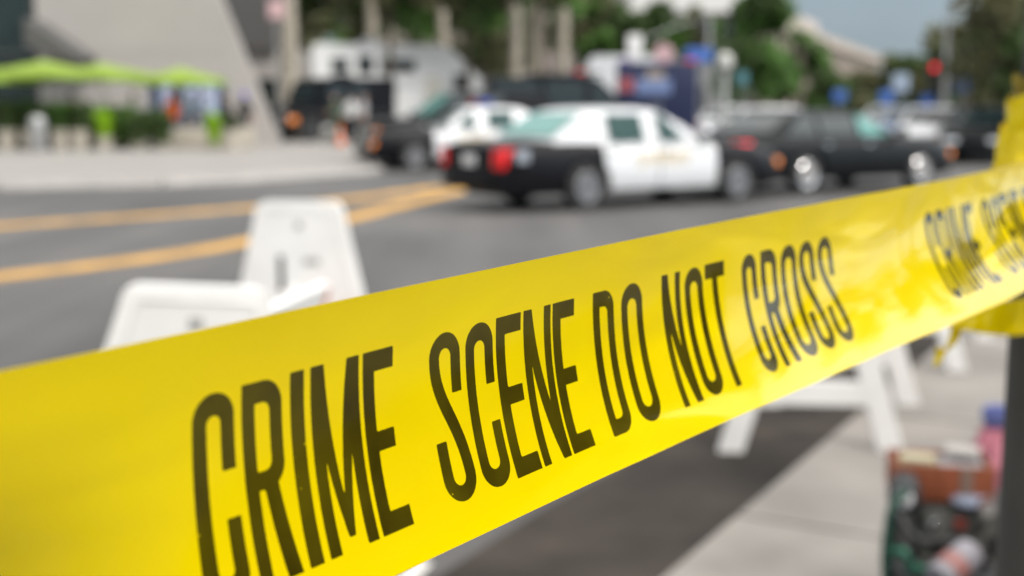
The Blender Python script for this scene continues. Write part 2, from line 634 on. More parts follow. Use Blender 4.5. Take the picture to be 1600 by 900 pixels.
def glyph(ch, x, y, w):
    z4 = (0, 0, 0, 0)
    ro = w / 2 - 0.2
    ri = max(w / 2 - TX - 0.1, 0.6)
    box = lambda a, b, c, d: sd_rr(x, y, a, b, c, d, z4)
    mn, mx = np.minimum, np.maximum
    if ch in 'CO':
        ring = mx(sd_rr(x, y, 0, w, 0, LH, (ro,) * 4), -sd_rr(x, y, TX, w - TX, TY, LH - TY, (ri,) * 4))
        if ch == 'C':
            ring = mx(ring, -box(w / 2, w + 5, LH * .385, LH * .615))
        return ring
    if ch == 'D':
        return mx(sd_rr(x, y, 0, w, 0, LH, (0.3, ro, ro, 0.3)), -sd_rr(x, y, TX, w - TX, TY, LH - TY, (0.3, ri, ri, 0.3)))
    if ch == 'I':
        return box(0, w, 0, LH)
    if ch == 'E':
        m = LH * .5
        return mn(mn(box(0, TX + .4, 0, LH), box(0, w, 0, TY + .3)), mn(box(0, w, LH - TY - .3, LH), box(0, w * .93, m - TY * .5, m + TY * .5)))
    if ch == 'T':
        return mn(box(0, w, 0, TY + .5), box(w / 2 - TX / 2, w / 2 + TX / 2, 0, LH))
    if ch == 'N':
        return mn(mn(box(0, TX - .4, 0, LH), box(w - TX + .4, w, 0, LH)), sd_poly(x, y, [(0, 0), (TX + .2, 0), (w, LH), (w - TX - .2, LH)]))
    if ch == 'M':
        return mn(mn(box(0, TX, 0, LH), box(w - TX, w, 0, LH)),
                  mn(sd_poly(x, y, [(0, 0), (TX + .6, 0), (w / 2 + 1.2, LH * .93), (w / 2 - 1.2, LH * .93)]),
                     sd_poly(x, y, [(w, 0), (w - TX - .6, 0), (w / 2 - 1.2, LH * .93), (w / 2 + 1.2, LH * .93)])))
    if ch == 'R':
        hb = LH * .54
        bowl = mx(sd_rr(x, y, 0, w, 0, hb, (0.3, ro, ro * .9, 0.3)), -sd_rr(x, y, TX, w - TX, TY, hb - TY * .85, (0.3, ri, ri, 0.3)))
        leg = sd_poly(x, y, [(w * .42, hb - 4), (w * .42 + TX, hb - 4), (w * .80, hb - 1), (w + .6, LH), (w - TX - .2, LH)])
        return mn(mn(bowl, box(0, TX, 0, LH)), leg)
    if ch == 'S':
        h = TX / 2
        k = w - h
        rc = w / 2 - h
        y1 = rc + h + .4
        top = [(k, LH * .37 + 5), (k, y1)] + [(w / 2 + rc * math.cos(a), y1 - (rc + .1) * math.sin(a)) for a in np.linspace(0, PI, 14)]
        mid = bez((h, y1), (h, LH * .42), (k, LH * .52), (k, LH - y1), 24)
        bot = [(w / 2 + rc * math.cos(a), LH - y1 + (rc + .1) * math.sin(a)) for a in np.linspace(0, PI, 14)] + [(h, LH * .63 - 5)]
        d1 = mx(sd_line(x, y, top, h + .15), -box(w - TX - .8, w + 4, LH * .37, LH * .37 + 9))
        d2 = mx(sd_line(x, y, bot, h + .15), -box(-4, TX + .8, LH * .63 - 9, LH * .63))
        return mn(mn(d1, d2), sd_line(x, y, mid, h + .15))


LAY = [('C', 73.5, 86.4), ('R', 88.8, 102.3), ('I', 105.2, 110.2), ('M', 112.5, 131), ('E', 132.5, 145),
       ('S', 161, 175.2), ('C', 178, 191.8), ('E', 193.4, 206.6), ('N', 208, 223.2), ('E', 224.3, 237),
       ('D', 248.4, 261.8), ('O', 266.8, 281.6), ('N', 295.8, 309.6), ('O', 313.2, 327.4), ('T', 329.2, 345),
       ('C', 360, 373.3), ('R', 377.2, 391.8), ('O', 395.7, 410.8), ('S', 413.8, 428.4), ('S', 432.2, 447.4)]
PERIOD = 492.0


def ink_field(S, V):
    x, y = S * 1000, V * TW * 1000
    d = np.full(x.shape, 50.0)
    for rep in (-1, 0, 1):
        for ch, a, b in LAY:
            a_, b_ = a + rep * PERIOD, b + rep * PERIOD
            idx = np.where((x[:, 0] > a_ - 6) & (x[:, 0] < b_ + 6))[0]
            if len(idx) == 0:
                continue
            sl = slice(idx[0], idx[-1] + 1)
            dd = glyph(ch, x[sl] - a_, y[sl] - 0.21 * TW * 1000, b_ - a_)
            d[sl] = np.minimum(d[sl], dd)
    return np.clip(d, -3, 3)


def tape_material(lettered):
    m = bpy.data.materials.new('yellow_film_printed' if lettered else 'yellow_film')
    m.use_nodes = True
    n, l = m.node_tree.nodes, m.node_tree.links
    b = n['Principled BSDF']
    t = n.new('ShaderNodeTexCoord')
    no = n.new('ShaderNodeTexNoise')
    no.inputs['Scale'].default_value = 14
    no.inputs['Detail'].default_value = 5
    l.new(t.outputs['Object'], no.inputs['Vector'])
    rp = n.new('ShaderNodeValToRGB')
    rp.color_ramp.elements[0].position = .3
    rp.color_ramp.elements[1].position = .7
    rp.color_ramp.elements[0].color = (0.94, 0.715, 0.0, 1)
    rp.color_ramp.elements[1].color = (0.98, 0.775, 0.0, 1)
    l.new(no.outputs['Fac'], rp.inputs['Fac'])
    col = rp.outputs['Color']
    if lettered:
        at_ = n.new('ShaderNodeAttribute')
        at_.attribute_name = 'ink'
        # worn print: tiny flakes along the edges
        fl = n.new('ShaderNodeTexNoise')
        fl.inputs['Scale'].default_value = 900
        fl.inputs['Detail'].default_value = 3
        l.new(t.outputs['Object'], fl.inputs['Vector'])
        ad = n.new('ShaderNodeMath')
        ad.operation = 'MULTIPLY_ADD'
        ad.inputs[1].default_value = 0.18
        l.new(fl.outputs['Fac'], ad.inputs[0])
        l.new(at_.outputs['Fac'], ad.inputs[2])
        mr_ = n.new('ShaderNodeMapRange')
        mr_.inputs['From Min'].default_value = 0.16
        mr_.inputs['From Max'].default_value = 0.02
        l.new(ad.outputs[0], mr_.inputs['Value'])
        mx = n.new('ShaderNodeMix')
        mx.data_type = 'RGBA'
        l.new(mr_.outputs['Result'], mx.inputs['Factor'])
        l.new(col, mx.inputs['A'])
        ik = n.new('ShaderNodeTexNoise')        # uneven ink density and a few pinholes
        ik.inputs['Scale'].default_value = 38
        ik.inputs['Detail'].default_value = 6
        l.new(t.outputs['Object'], ik.inputs['Vector'])
        ir = n.new('ShaderNodeValToRGB')
        ir.color_ramp.elements[0].position = .28
        ir.color_ramp.elements[0].color = (0.040, 0.030, 0.001, 1)
        ir.color_ramp.elements[1].position = .70
        ir.color_ramp.elements[1].color = (0.105, 0.084, 0.002, 1)
        l.new(ik.outputs['Fac'], ir.inputs['Fac'])
        pn = n.new('ShaderNodeTexVoronoi')
        pn.inputs['Scale'].default_value = 260
        l.new(t.outputs['Object'], pn.inputs['Vector'])
        pm = n.new('ShaderNodeMapRange')
        pm.inputs['From Min'].default_value = 0.10
        pm.inputs['From Max'].default_value = 0.06
        l.new(pn.outputs['Distance'], pm.inputs['Value'])
        pk_ = n.new('ShaderNodeMath')
        pk_.operation = 'GREATER_THAN'
        pk_.inputs[1].default_value = 0.62
        l.new(ik.outputs['Fac'], pk_.inputs[0])
        pq = n.new('ShaderNodeMath')
        pq.operation = 'MULTIPLY'
        l.new(pm.outputs['Result'], pq.inputs[0])
        l.new(pk_.outputs[0], pq.inputs[1])
        m3 = n.new('ShaderNodeMix')
        m3.data_type = 'RGBA'
        l.new(pq.outputs[0], m3.inputs['Factor'])
        l.new(ir.outputs['Color'], m3.inputs['A'])
        m3.inputs['B'].default_value = (0.75, 0.60, 0.0, 1)
        l.new(m3.outputs['Result'], mx.inputs['B'])
        col = mx.outputs['Result']
    l.new(col, b.inputs['Base Color'])
    b.inputs['Roughness'].default_value = 0.11
    b.inputs['Specular IOR Level'].default_value = 0.25
    b.inputs['Coat Weight'].default_value = 0.6 if lettered else 0.2
    b.inputs['Coat Roughness'].default_value = 0.05
    wv = n.new('ShaderNodeTexNoise')
    wv.inputs['Scale'].default_value = 1.0
    wv.inputs['Detail'].default_value = 1.5
    wv.inputs['Distortion'].default_value = 0.8
    if lettered:
        tu = n.new('ShaderNodeUVMap')
        mp = n.new('ShaderNodeMapping')
        mp.inputs['Scale'].default_value = (9.0, 26.0, 1.0)
        mp.inputs['Rotation'].default_value = (0, 0, 0.22)
        l.new(tu.outputs['UV'], mp.inputs['Vector'])
        l.new(mp.outputs['Vector'], wv.inputs['Vector'])
    else:
        wv.inputs['Scale'].default_value = 30
        l.new(t.outputs['Object'], wv.inputs['Vector'])
    bp = n.new('ShaderNodeBump')
    bp.inputs['Strength'].default_value = 0.55
    bp.inputs['Distance'].default_value = 0.010
    if lettered:        # the film is pulled taut near the camera and slack towards the post
        sx_ = n.new('ShaderNodeSeparateXYZ')
        l.new(tu.outputs['UV'], sx_.inputs[0])
        sl_ = n.new('ShaderNodeMapRange')
        sl_.interpolation_type = 'SMOOTHSTEP'
        sl_.inputs['From Min'].default_value = 0.10
        sl_.inputs['From Max'].default_value = 0.42
        sl_.inputs['To Min'].default_value = 0.10
        sl_.inputs['To Max'].default_value = 0.36
        l.new(sx_.outputs['X'], sl_.inputs['Value'])
        l.new(sl_.outputs['Result'], bp.inputs['Strength'])
    l.new(wv.outputs['Fac'], bp.inputs['Height'])
    l.new(bp.outputs['Normal'], b.inputs['Normal'])
    tr = n.new('ShaderNodeBsdfTranslucent')
    l.new(col, tr.inputs['Color'])
    ms = n.new('ShaderNodeMixShader')
    ms.inputs[0].default_value = 0.17
    l.new(b.outputs[0], ms.inputs[1])
    l.new(tr.outputs[0], ms.inputs[2])
    l.new(ms.outputs[0], n['Material Output'].inputs['Surface'])
    return m


M_TAPE = tape_material(True)
M_TAPE2 = tape_material(False)

s_arr = np.concatenate([np.arange(-0.45, -0.02, 0.004), np.arange(-0.02, 0.80, 0.0005), np.arange(0.80, 0.915, 0.001)])
v_arr = np.linspace(0, 1, 151)
S_, V_ = np.meshgrid(s_arr, v_arr, indexing='ij')
PT = tape_pt(S_, V_)
# a nick and a small dent in the lower edge
INK = ink_field(S_, V_)
nv = len(v_arr)
ns = len(s_arr)
ii = np.arange(ns * nv).reshape(ns, nv)
quads = np.stack([ii[:-1, :-1], ii[1:, :-1], ii[1:, 1:], ii[:-1, 1:]], -1).reshape(-1, 4)
me = bpy.data.meshes.new('barrier_tape')
me.vertices.add(ns * nv)
me.vertices.foreach_set('co', PT.reshape(-1, 3).astype(np.float32).ravel())
me.loops.add(len(quads) * 4)
me.loops.foreach_set('vertex_index', quads.ravel().astype(np.int32))
me.polygons.add(len(quads))
me.polygons.foreach_set('loop_start', np.arange(0, len(quads) * 4, 4, dtype=np.int32))
me.update(calc_edges=True)
me.validate()
me.polygons.foreach_set('use_smooth', np.ones(len(quads), bool))
at_ink = me.attributes.new('ink', 'FLOAT', 'POINT')
at_ink.data.foreach_set('value', INK.ravel().astype(np.float32))
uvl = me.uv_layers.new(name='UVMap')
_uv = np.stack([S_, V_ * TW], -1).reshape(-1, 2)[quads.ravel()]
uvl.data.foreach_set('uv', _uv.astype(np.float32).ravel())
me.materials.append(M_TAPE)
tape = bpy.data.objects.new('barrier_tape', me)
C.objects.link(tape)
tag(tape, 'wide yellow plastic tape printed CRIME SCENE DO NOT CROSS stretched across the foreground', 'barrier tape')

# pole that the tape is tied to
PC = Vector((0.408, 0.955))
PR = 0.030
pole = thing('sign_post', 'dark grey metal post wrapped in yellow tape at the right edge', 'post', (PC.x, PC.y, 0.02))
m = MB()
m.lathe([(PR, 0.0), (PR, 1.0), (PR, 2.6)], M_POLE, n=28)
part(m, 'shaft', pole)
m = MB()
m.lathe([(0.075, 0), (0.075, 0.012), (0.05, 0.02), (0.034, 0.06)], M_POLE, n=28)
part(m, 'base_collar', pole)
m = MB()
m.lathe([(PR + .004, 0), (PR + .006, .004), (PR + .006, .022), (PR + .004, .026)], mat('rust_red', (0.42, 0.13, 0.09), 0.6), c=(0, 0, 1.436), n=28)
part(m, 'band', pole, 'rust red band')


def ribbon(name, path, ups, wid, mt, parent=None, crumple=0.0, seed=0, nv=25, closed=False, n=150):
    """a strip following a smooth path; ups gives the cross direction per path point"""
    P = [Vector(p) for p in path]
    U = [Vector(u).normalized() for u in ups]
    k = len(P)

    def cr_(a, i, t):
        p0, p1, p2, p3 = a[max(i - 1, 0)], a[i], a[min(i + 1, k - 1)], a[min(i + 2, k - 1)]
        return 0.5 * ((2 * p1) + (p2 - p0) * t + (2 * p0 - 5 * p1 + 4 * p2 - p3) * t * t + (3 * p1 - p0 - 3 * p2 + p3) * t ** 3)
    vs, fs = [], []
    for a in range(n + 1):
        x = a / n * (k - 1)
        i = min(int(x), k - 2)
        t = x - i
        p, u = cr_(P, i, t), cr_(U, i, t).normalized()
        d = (cr_(P, i, min(t + .02, 1)) - cr_(P, i, max(t - .02, 0)))
        nn = d.cross(u)
        if nn.length > 0:
            nn.normalize()
        for b in range(nv):
            v = b / (nv - 1) - .5
            w_ = wid if not hasattr(wid, '__call__') else wid(a / n)
            q = p + u * v * w_
            nz_ = 1.2 - 3.2 * abs(noise.noise(Vector((q.x * 48 + seed, q.y * 48, q.z * 26)))) - 1.4 * abs(noise.noise(Vector((q.x * 120 + seed, q.y * 120, q.z * 50))))
            vs.append(q + nn * nz_ * crumple)
    for a in range(n):
        for b in range(nv - 1):
            fs.append((a * nv + b, a * nv + b + 1, (a + 1) * nv + b + 1, (a + 1) * nv + b))
    mb = MB()
    mb.add(vs, fs, mt)
    return mb.build(name, parent, smooth=35)


# the tape round the post: two crumpled turns above, a gathered fold below and a loose tail
def ring_path(r0, r1, z0, z1, a0, a1, k=14, seed=0):
    rg = random.Random(seed)
    out = []
    for i in range(k):
        t = i / (k - 1)
        a = a0 + (a1 - a0) * t
        r_ = r0 + (r1 - r0) * t + rg.uniform(-.002, .003)
        out.append((PC.x + r_ * math.cos(a), PC.y + r_ * math.sin(a), z0 + (z1 - z0) * t + rg.uniform(-.004, .004)))
    return out


wrap = ring_path(PR + .006, PR + .009, 1.474, 1.490, R(-60), R(330), 16, 1)
ribbon('wrap', wrap, [(0, .1 * math.sin(i), 1) for i in range(16)], .046, M_TAPE2, tape, .0013, 3)
wrap = [(PC.x - .004, PC.y - PR - .004, 1.468), (PC.x - .026, PC.y - PR + .002, 1.466), (PC.x - .039, PC.y - .016, 1.462), (PC.x - .042, PC.y + .004, 1.458), (PC.x - .036, PC.y + .028, 1.462), (PC.x, PC.y + PR + .006, 1.47)]
ribbon('wrap', wrap, [(.1, 0, 1), (.35, 0, 1), (.2, .1, 1), (.1, 0, 1), (.1, 0, 1), (0, 0, 1)], .050, M_TAPE2, tape, .0013, 11)
wrap = ring_path(PR + .003, PR + .005, 1.506, 1.510, R(-100), R(230), 12, 8)
ribbon('wrap', wrap, [(0, .2 * math.cos(i), 1) for i in range(12)], .024, mat('printed_black_film', (0.26, 0.19, 0.012), .35), tape, .004, 23)
te = tape_pt(np.array([.911, .911, .911]), np.array([.0, .5, 1.0]))
ea = math.atan2(te[1][1] - PC.y, te[1][0] - PC.x)
er = math.hypot(te[1][1] - PC.y, te[1][0] - PC.x)
eu = Vector(te[0] - te[2]).normalized()
turn, tup = [Vector(te[1])], [eu]
for k in range(1, 15):
    a_ = ea + R(19) * k
    r_ = er + (PR + .004 - er) * min(k / 2, 1)
    turn.append(Vector((PC.x + r_ * math.cos(a_), PC.y + r_ * math.sin(a_), te[1][2] + .004 * k * .6)))
    tup.append((eu.lerp(Vector((0, 0, 1)), min(k / 3, 1))).normalized())
ribbon('wrap', turn, tup, lambda t: TW * (1 - .35 * min(t * 2.5, 1)), M_TAPE2, tape, .0012, 57)
fold = [(PC.x - .085, PC.y - .02, 1.351), (PC.x - .06, PC.y - .03, 1.347), (PC.x - .035, PC.y - .035, 1.348), (PC.x - .012, PC.y - .036, 1.357), (PC.x + .01, PC.y - .034, 1.366)]
ribbon('fold', fold, [(.2, .5, 1), (.1, .3, 1), (0, .2, 1), (-.1, .1, 1), (0, 0, 1)], .026, M_TAPE2, tape, .0012, 31)
tail = [(.3335, .935, 1.362), (.331, .932, 1.345), (.327, .93, 1.333), (.322, .926, 1.324), (.3175, .925, 1.318), (.311, .925, 1.317)]
ribbon('loose_end', tail, [(1, .2, .2), (1, .2, .2), (1, .3, .3), (.8, .3, .5), (.5, .4, .8), (.2, .3, 1)], lambda t: .019 - .006 * math.sin(t * PI) - .004 * t, M_TAPE2, tape, .0008, 41)


# ------------------------------------------------------------------ barricades
def a_frame(parent, loc, rz, top, bot, H=1.07, roll=0.0, panel=True, leg=0.10):
    """moulded plastic A-shaped end frame; its face looks along local -y"""
    M = Matrix.Translation(Vector(loc)) @ Matrix.Rotation(rz, 4, 'Z') @ Matrix.Rotation(roll, 4, 'Y')
    bm = bmesh.new()
    t = 0.055
    xa = lambda z: bot + (top - bot) * z / H
    r_ = 0.05
    hb = 0.50 if panel else 0.80       # the solid upper part reaches down to hb
    mb = MB()
    # upper panel outline with rounded top corners
    up = [(-xa(hb), hb), (xa(hb), hb)]
    for k in range(7):
        a = k / 6 * PI / 2
        up.append((xa(H) - r_ + r_ * math.cos(a) * 1.0, H - r_ + r_ * math.sin(a)))
    for k in range(7):
        a = PI / 2 + k / 6 * PI / 2
        up.append((-xa(H) + r_ + r_ * math.cos(a), H - r_ + r_ * math.sin(a)))
    mb.prism(up, t, M_WHITEPL)
    # legs
    for s in (-1, 1):
        mb.prism([(s * xa(hb), hb - .0), (s * (xa(hb) - leg), hb), (s * (xa(0) - leg), 0), (s * xa(0), 0)], t, M_WHITEPL)
    zc = 0.27
    mb.prism([(-xa(zc + .05) + leg, zc + .05), (xa(zc + .05) - leg, zc + .05), (xa(zc - .05) - leg, zc - .05), (-xa(zc - .05) + leg, zc - .05)], t * .9, M_WHITEPL)
    # raised rim: a rib round the panel
    rim = [(-xa(hb) + .03, hb + .0)]
    ribs = [(-xa(hb) + .028, hb), (-xa(H) + .045, H - .035), (xa(H) - .045, H - .035), (xa(hb) - .028, hb)]
    for s in (-1, 1):
        mb.tube([Vector((x, s * t / 2, z)) for x, z in ribs], .006, M_WHITEPL, n=8)
    o = mb.build('end_frame', parent, 30, M)
    # slots and recesses as thin plates on the face, their shade painted as colour
    mb = MB()
    for s in (-1, 1):
        yy = s * (t / 2 + .0015)
        if panel:
            mb = MB()
            mb.box((-.085, yy, .745), (.028, .004, .16), M_DARKHOLE, bev=.0015)
            mb.build('slot', o, 30, M)
            mb = MB()
            mb.box((.055, yy, .80), (.075, .004, .030), mat('grey_recess', (0.42, 0.42, 0.41), .6), bev=.0015)
            mb.build('recess', o, 30, M)
            mb = MB()
            mb.box((0, yy, .965), (.034, .004, .034), mat('grey_recess', (0.42, 0.42, 0.41), .6), bev=.0015)
            mb.build('bolt_hole', o, 30, M)
    return o


def striped_board(parent, a, b, h=.20, th=.022, stripe=True, up=(0, 0, 1), start=-.2):
    a, b = Vector(a), Vector(b)
    d = (b - a)
    L = d.length
    d.normalize()
    u = Vector(up)
    u = (u - d * u.dot(d)).normalized()
    nn = d.cross(u)
    mb = MB()
    V = lambda x, y, z: a + d * x + nn * y + u * z
    vs = [V(x, y, z) for x in (0, L) for y in (-th / 2, th / 2) for z in (-h / 2, h / 2)]
    mb.add(vs, [(0, 1, 3, 2), (4, 6, 7, 5), (0, 4, 5, 1), (2, 3, 7, 6), (0, 2, 6, 4), (1, 5, 7, 3)], M_WHITEPL)
    o = mb.build('board', parent, 0)
    mb = MB()
    x = start
    while x < L:
        for s in (-1, 1):
            y = s * (th / 2 + .002)
            p = []
            for (xx, zz) in ((x, -h / 2), (x + .1, -h / 2), (x + .1 + h, h / 2), (x + h, h / 2)):
                p.append((min(max(xx, .004), L - .004), zz))
            if p[1][0] - p[0][0] + p[2][0] - p[3][0] > .01:
                mb.add([V(q[0], y, q[1] * .98) for q in p], [(0, 1, 2, 3)], M_ORANGE)
        x += .2
    mb.build('reflective_stripes', o, 0)
    return o


b1 = thing('barricade', 'white plastic A-frame barricade standing behind the tape on the left, its board tilted', 'barricade', (0, 0, 0), group='white barricades')
f1 = at(303, 437, 3.16)
f2 = at(468, 313, 5.8)
a_frame(b1, (f1.x - .068, f1.y, -.0), R(14), .185, .46, roll=R(4), H=1.055)
a_frame(b1, (f2.x, f2.y, 0), R(-4), .20, .42, H=1.07)
# one board has slipped down to the lower slot at the far frame
pa, pb = at(395, 512, 3.22), at(506, 460, 3.95)
striped_board(b1, pa, pb, h=.075, th=.03, up=(0.2, 0, 1), start=.66)
striped_board(b1, (f1.x + .02, f1.y + .05, .62), (f2.x - .02, f2.y - .05, .62), h=.15)

b2 = thing('barricade', 'white A-frame barricade with splayed legs below the middle of the word CROSS', 'barricade', (0, 0, 0), group='white barricades')
c2 = Vector((1.30, 5.42, 0))
a_frame(b2, c2, R(-4), .11, .40, H=1.01, panel=False, leg=.105)
c3 = c2 + Vector((.34, .86, 0))
a_frame(b2, c3, R(-4), .11, .40, H=1.01, panel=False, leg=.105)
for z in (.60, .84):
    striped_board(b2, c2 + Vector((-.12, -.1, z)), c3 + Vector((-.08, .1, z)), h=.15)
b3 = thing('barricade', 'white barricade furthest along the pavement, beside the hanging tape end', 'barricade', (0, 0, 0), group='white barricades')
c4 = Vector((2.16, 7.1, .022))
c5 = c4 + Vector((.5, .95, 0))
for c in (c4, c5):
    a_frame(b3, c, R(-4), .11, .40, H=0.955, panel=False, leg=.105)
for z in (.58, .80):
    striped_board(b3, c4 + Vector((-.12, -.1, z)), c5 + Vector((-.08, .1, z)), h=.15)

# ------------------------------------------------------------------ the equipment by the post
YK = 2.6
ZK = .022
kx0, kx1 = at(1392, 820, YK).x, at(1560, 820, YK).x
kx = (kx0 + kx1) / 2
M_KIT = mat('dark_equipment', (0.035, 0.036, 0.034), .45, var=.3, scale=40)
M_PANEL = mat('grey_panel', (0.11, 0.11, 0.10), .45, var=.3, scale=30)
kx *= (YK + .14) / YK
kit = thing('equipment_rack', 'dark field equipment rack with knobs and cables beside the grey post', 'equipment', (kx, YK + .14, ZK), R(-6))
zb = at(1480, 792, YK).z - ZK     # top of the rack
m = MB()
m.box((.012, 0, zb / 2), (.190, .26, zb), M_KIT, bev=.006)
part(m, 'housing', kit)
for k in range(3):
    zc = zb - .055 - k * .105
    m = MB()
    m.box((.012, -.132, zc), (.180, .012, .092), M_PANEL, bev=.003)
    pnl = part(m, 'control_panel', kit)
    for q in range(4):
        m = MB()
        xk = -.055 + q * .046
        if k == 0 and q in (1, 3):
            m.lathe([(.0125, 0), (.0125, -.010), (.010, -.013)], mat('red_knob', (.38, .07, .05), .35), axis='Y', c=(xk + .008, -.138, zc + .018), n=16)
            part(m, 'knob', pnl, 'red knob')
        else:
            m.lathe([(.011, 0), (.011, -.012), (.008, -.014)], M_CHROME if (q + k) % 3 == 0 else M_BLKPL, axis='Y', c=(xk, -.138, zc + .016), n=16)
            part(m, 'knob', pnl)
    for q in range(3):
        m = MB()
        m.box((-.045 + q * .057, -.1385, zc - .026), (.030, .004, .032), M_BLKPL, bev=.001)
        part(m, 'socket', pnl)
m = MB()
for s in (-1, 1):
    xs_ = .012 + s * .100
    m.tube([(xs_, -.12, 0.0), (xs_, -.12, zb - .02), (xs_, .12, zb - .02), (xs_, .12, .0)], .005, M_BLKPL, n=8)
part(m, 'carrying_frame', kit)
m = MB()
m.lathe([(.045, 0), (.042, .05)], M_BLKPL, c=(0, 0, 0), n=10)
# tripod-like foot sticking out to the left at the bottom
m = MB()
m.tube([(-.11, -.10, .34), (-.19, -.14, .16), (-.27, -.18, .012)], .013, M_BLKPL, n=10)
part(m, 'support_leg', kit)

# brown open box standing on the rack
zt = ZK + zb
bx = thing('storage_box', 'reddish brown open box holding papers on top of the equipment rack', 'box', (at(1466, 770, YK + .085).x, YK + .085, zt + .004), R(-9))
M_BRN = mat('brown_leather', (0.25, 0.070, 0.030), .5, var=.25, scale=20)
bw, bd, bh = .205, .13, .078
m = MB()
m.box((0, -bd / 2 + .004, bh / 2), (bw, .008, bh), M_BRN, bev=.002)
m.box((0, bd / 2 - .004, bh / 2), (bw, .008, bh), M_BRN, bev=.002)
for s in (-1, 1):
    m.box((s * (bw / 2 - .004), 0, bh / 2), (.008, bd - .017, bh), M_BRN, bev=.002)
m.box((0, 0, .005), (bw - .017, bd - .017, .008), M_BRN)
part(m, 'body', bx)
m = MB()
m.box((.045, -bd / 2 - .0015, bh / 2), (.026, .004, bh * .96), mat('worn_strap', (.20, .13, .10), .7), bev=.001)
part(m, 'strap', bx)
papers = tag(None or bpy.data.objects.new('paper_stack', None), 'loose sheets and packets filling the brown box', 'papers')
C.objects.link(papers)
papers.location = (bx.location.x, bx.location.y, bx.location.z + .012)
papers.rotation_euler = (0, 0, R(-9))
rg = random.Random(4)
for k, (cx, cy, w_, d_, col) in enumerate([(0, 0, .17, .10, (.62, .60, .57)), (-.02, .01, .13, .09, (.60, .55, .30)), (.04, -.005, .09, .09, (.30, .29, .30)), (-.05, -.015, .07, .06, (.42, .39, .27)), (.05, .02, .07, .06, (.40, .38, .36))]):
    m = MB()
    m.box((cx, cy, -.002 + .036 + k * .0112), (w_, d_, .010), mat('paper_%s' % 'abcde'[k], col, .8), rz=rg.uniform(-.3, .3), bev=.001)
    part(m, 'packet', papers)

# lens-ended torch / headphone cup with bright cap
lamp = thing('camera_lens', 'black lens barrel with a bright glass end leaning on the brown box', 'lens', (at(1424, 765, YK - .09).x, YK - .045, zt + .004), R(-18))
m = MB()
m.lathe([(.030, .10), (.034, .07), (.034, .01), (.031, -.015), (.029, -.022)], M_BLKPL, axis='Y', c=(0, -.02, .036), n=24)
part(m, 'barrel', lamp)
m = MB()
m.lathe([(.020, 0), (.017, -.006), (.009, -.010), (.002, -.0115)], mat('bright_lens_glass', (.75, .76, .80), .08, spec=1.0), axis='Y', c=(0, -.0425, .040), n=20)
part(m, 'glass', lamp)


def cable(name, label, pts, r_, mt, group=None):
    P = [Vector(p) for p in pts]
    out = []
    k = len(P)
    for i in range(k - 1):
        p0, p1, p2, p3 = P[max(i - 1, 0)], P[i], P[i + 1], P[min(i + 2, k - 1)]
        for a in range(8):
            t = a / 8
            out.append(0.5 * ((2 * p1) + (p2 - p0) * t + (2 * p0 - 5 * p1 + 4 * p2 - p3) * t * t + (3 * p1 - p0 - 3 * p2 + p3) * t ** 3))
    out.append(P[-1])
    m = MB()
    m.tube(out, r_, mt, n=8)
    return tag(m.build(name), label, 'cable', group)


M_GRC = mat('green_cable', (.012, .06, .042), .45)
cable('cable', 'dark green cable hanging down the left side of the equipment rack',
      [at(1416, 768, 2.50), at(1396, 790, 2.48), at(1388, 830, 2.47), at(1384, 880, 2.46), at(1392, 930, 2.44), at(1420, 905, 2.40), at(1418, 868, 2.40)], .010, M_GRC)
cable('cable', 'bright green looped cable at the bottom of the equipment rack',
      [at(1398, 862, 2.43), at(1412, 862, 2.41), at(1420, 880, 2.40), at(1440, 890, 2.40), at(1462, 893, 2.42), at(1480, 925, 2.42)], .009, mat('bright_green_cable', (.008, .11, .065), .4))
cable('cable', 'black cable crossing the front of the equipment rack',
      [at(1400, 800, 2.46), at(1432, 842, 2.42), at(1480, 845, 2.42), at(1530, 862, 2.43), at(1550, 920, 2.44)], .008, M_BLKPL)
roll = thing('magazine_roll', 'rolled white and red magazine lying at the foot of the frame by the rack', 'magazine', at(1492, 884, 2.36), R(35))
m = MB()
m.tube([(-.050, 0, -.018), (.046, 0, .018)], .030, mat('magazine_paper', (.26, .25, .28), .35, var=.2, scale=30), n=20)
part(m, 'pages', roll)
m = MB()
m.tube([(-.028, 0, -.009), (.004, 0, .0035)], .0312, mat('magazine_red', (.30, .13, .12), .35), n=20, cap=False)
part(m, 'red_print', roll)
# stool top holding the roll so that it does not hover
st = thing('crate', 'black slatted crate standing low in front of the equipment rack', 'crate', (at(1500, 884, 2.36).x + .02, 2.375, ZK))
zc = at(1492, 884, 2.36).z - .032 - ZK
m = MB()
for k in range(6):
    m.box((0, 0, .03 + k * (zc - .045) / 5), (.24, .18, .03), M_BLKPL, bev=.004)
for sx in (-1, 1):
    for sy in (-1, 1):
        m.box((sx * .108, sy * .078, zc / 2), (.022, .022, zc - .008), M_BLKPL)
part(m, 'body', st)
m = MB()
m.box((0, 0, zc - .006), (.245, .185, .014), M_BLKPL, bev=.003)
part(m, 'lid', st)
pouch = MB()
pouch.lathe([(.001, 0), (.036, .002), (.042, .010), (.036, .019), (.001, .022)], mat('pale_blue_cloth', (.22, .25, .33), .8), n=20)
po = tag(pouch.build('cloth_pouch'), 'pale blue cloth pouch lying on the rack right of the brown box', 'pouch')
po.location = (at(1530, 785, YK - .04).x, YK + .01, zt + .001)
cap = MB()
cap.lathe([(.016, 0), (.016, .025), (.012, .03)], M_CHROME, axis='Y', n=18)
co = tag(cap.build('metal_cap'), 'shiny round metal cap beside the grey post', 'cap')
co.location = (at(1546, 775, YK - .07).x, YK - .07, zt + .0175)

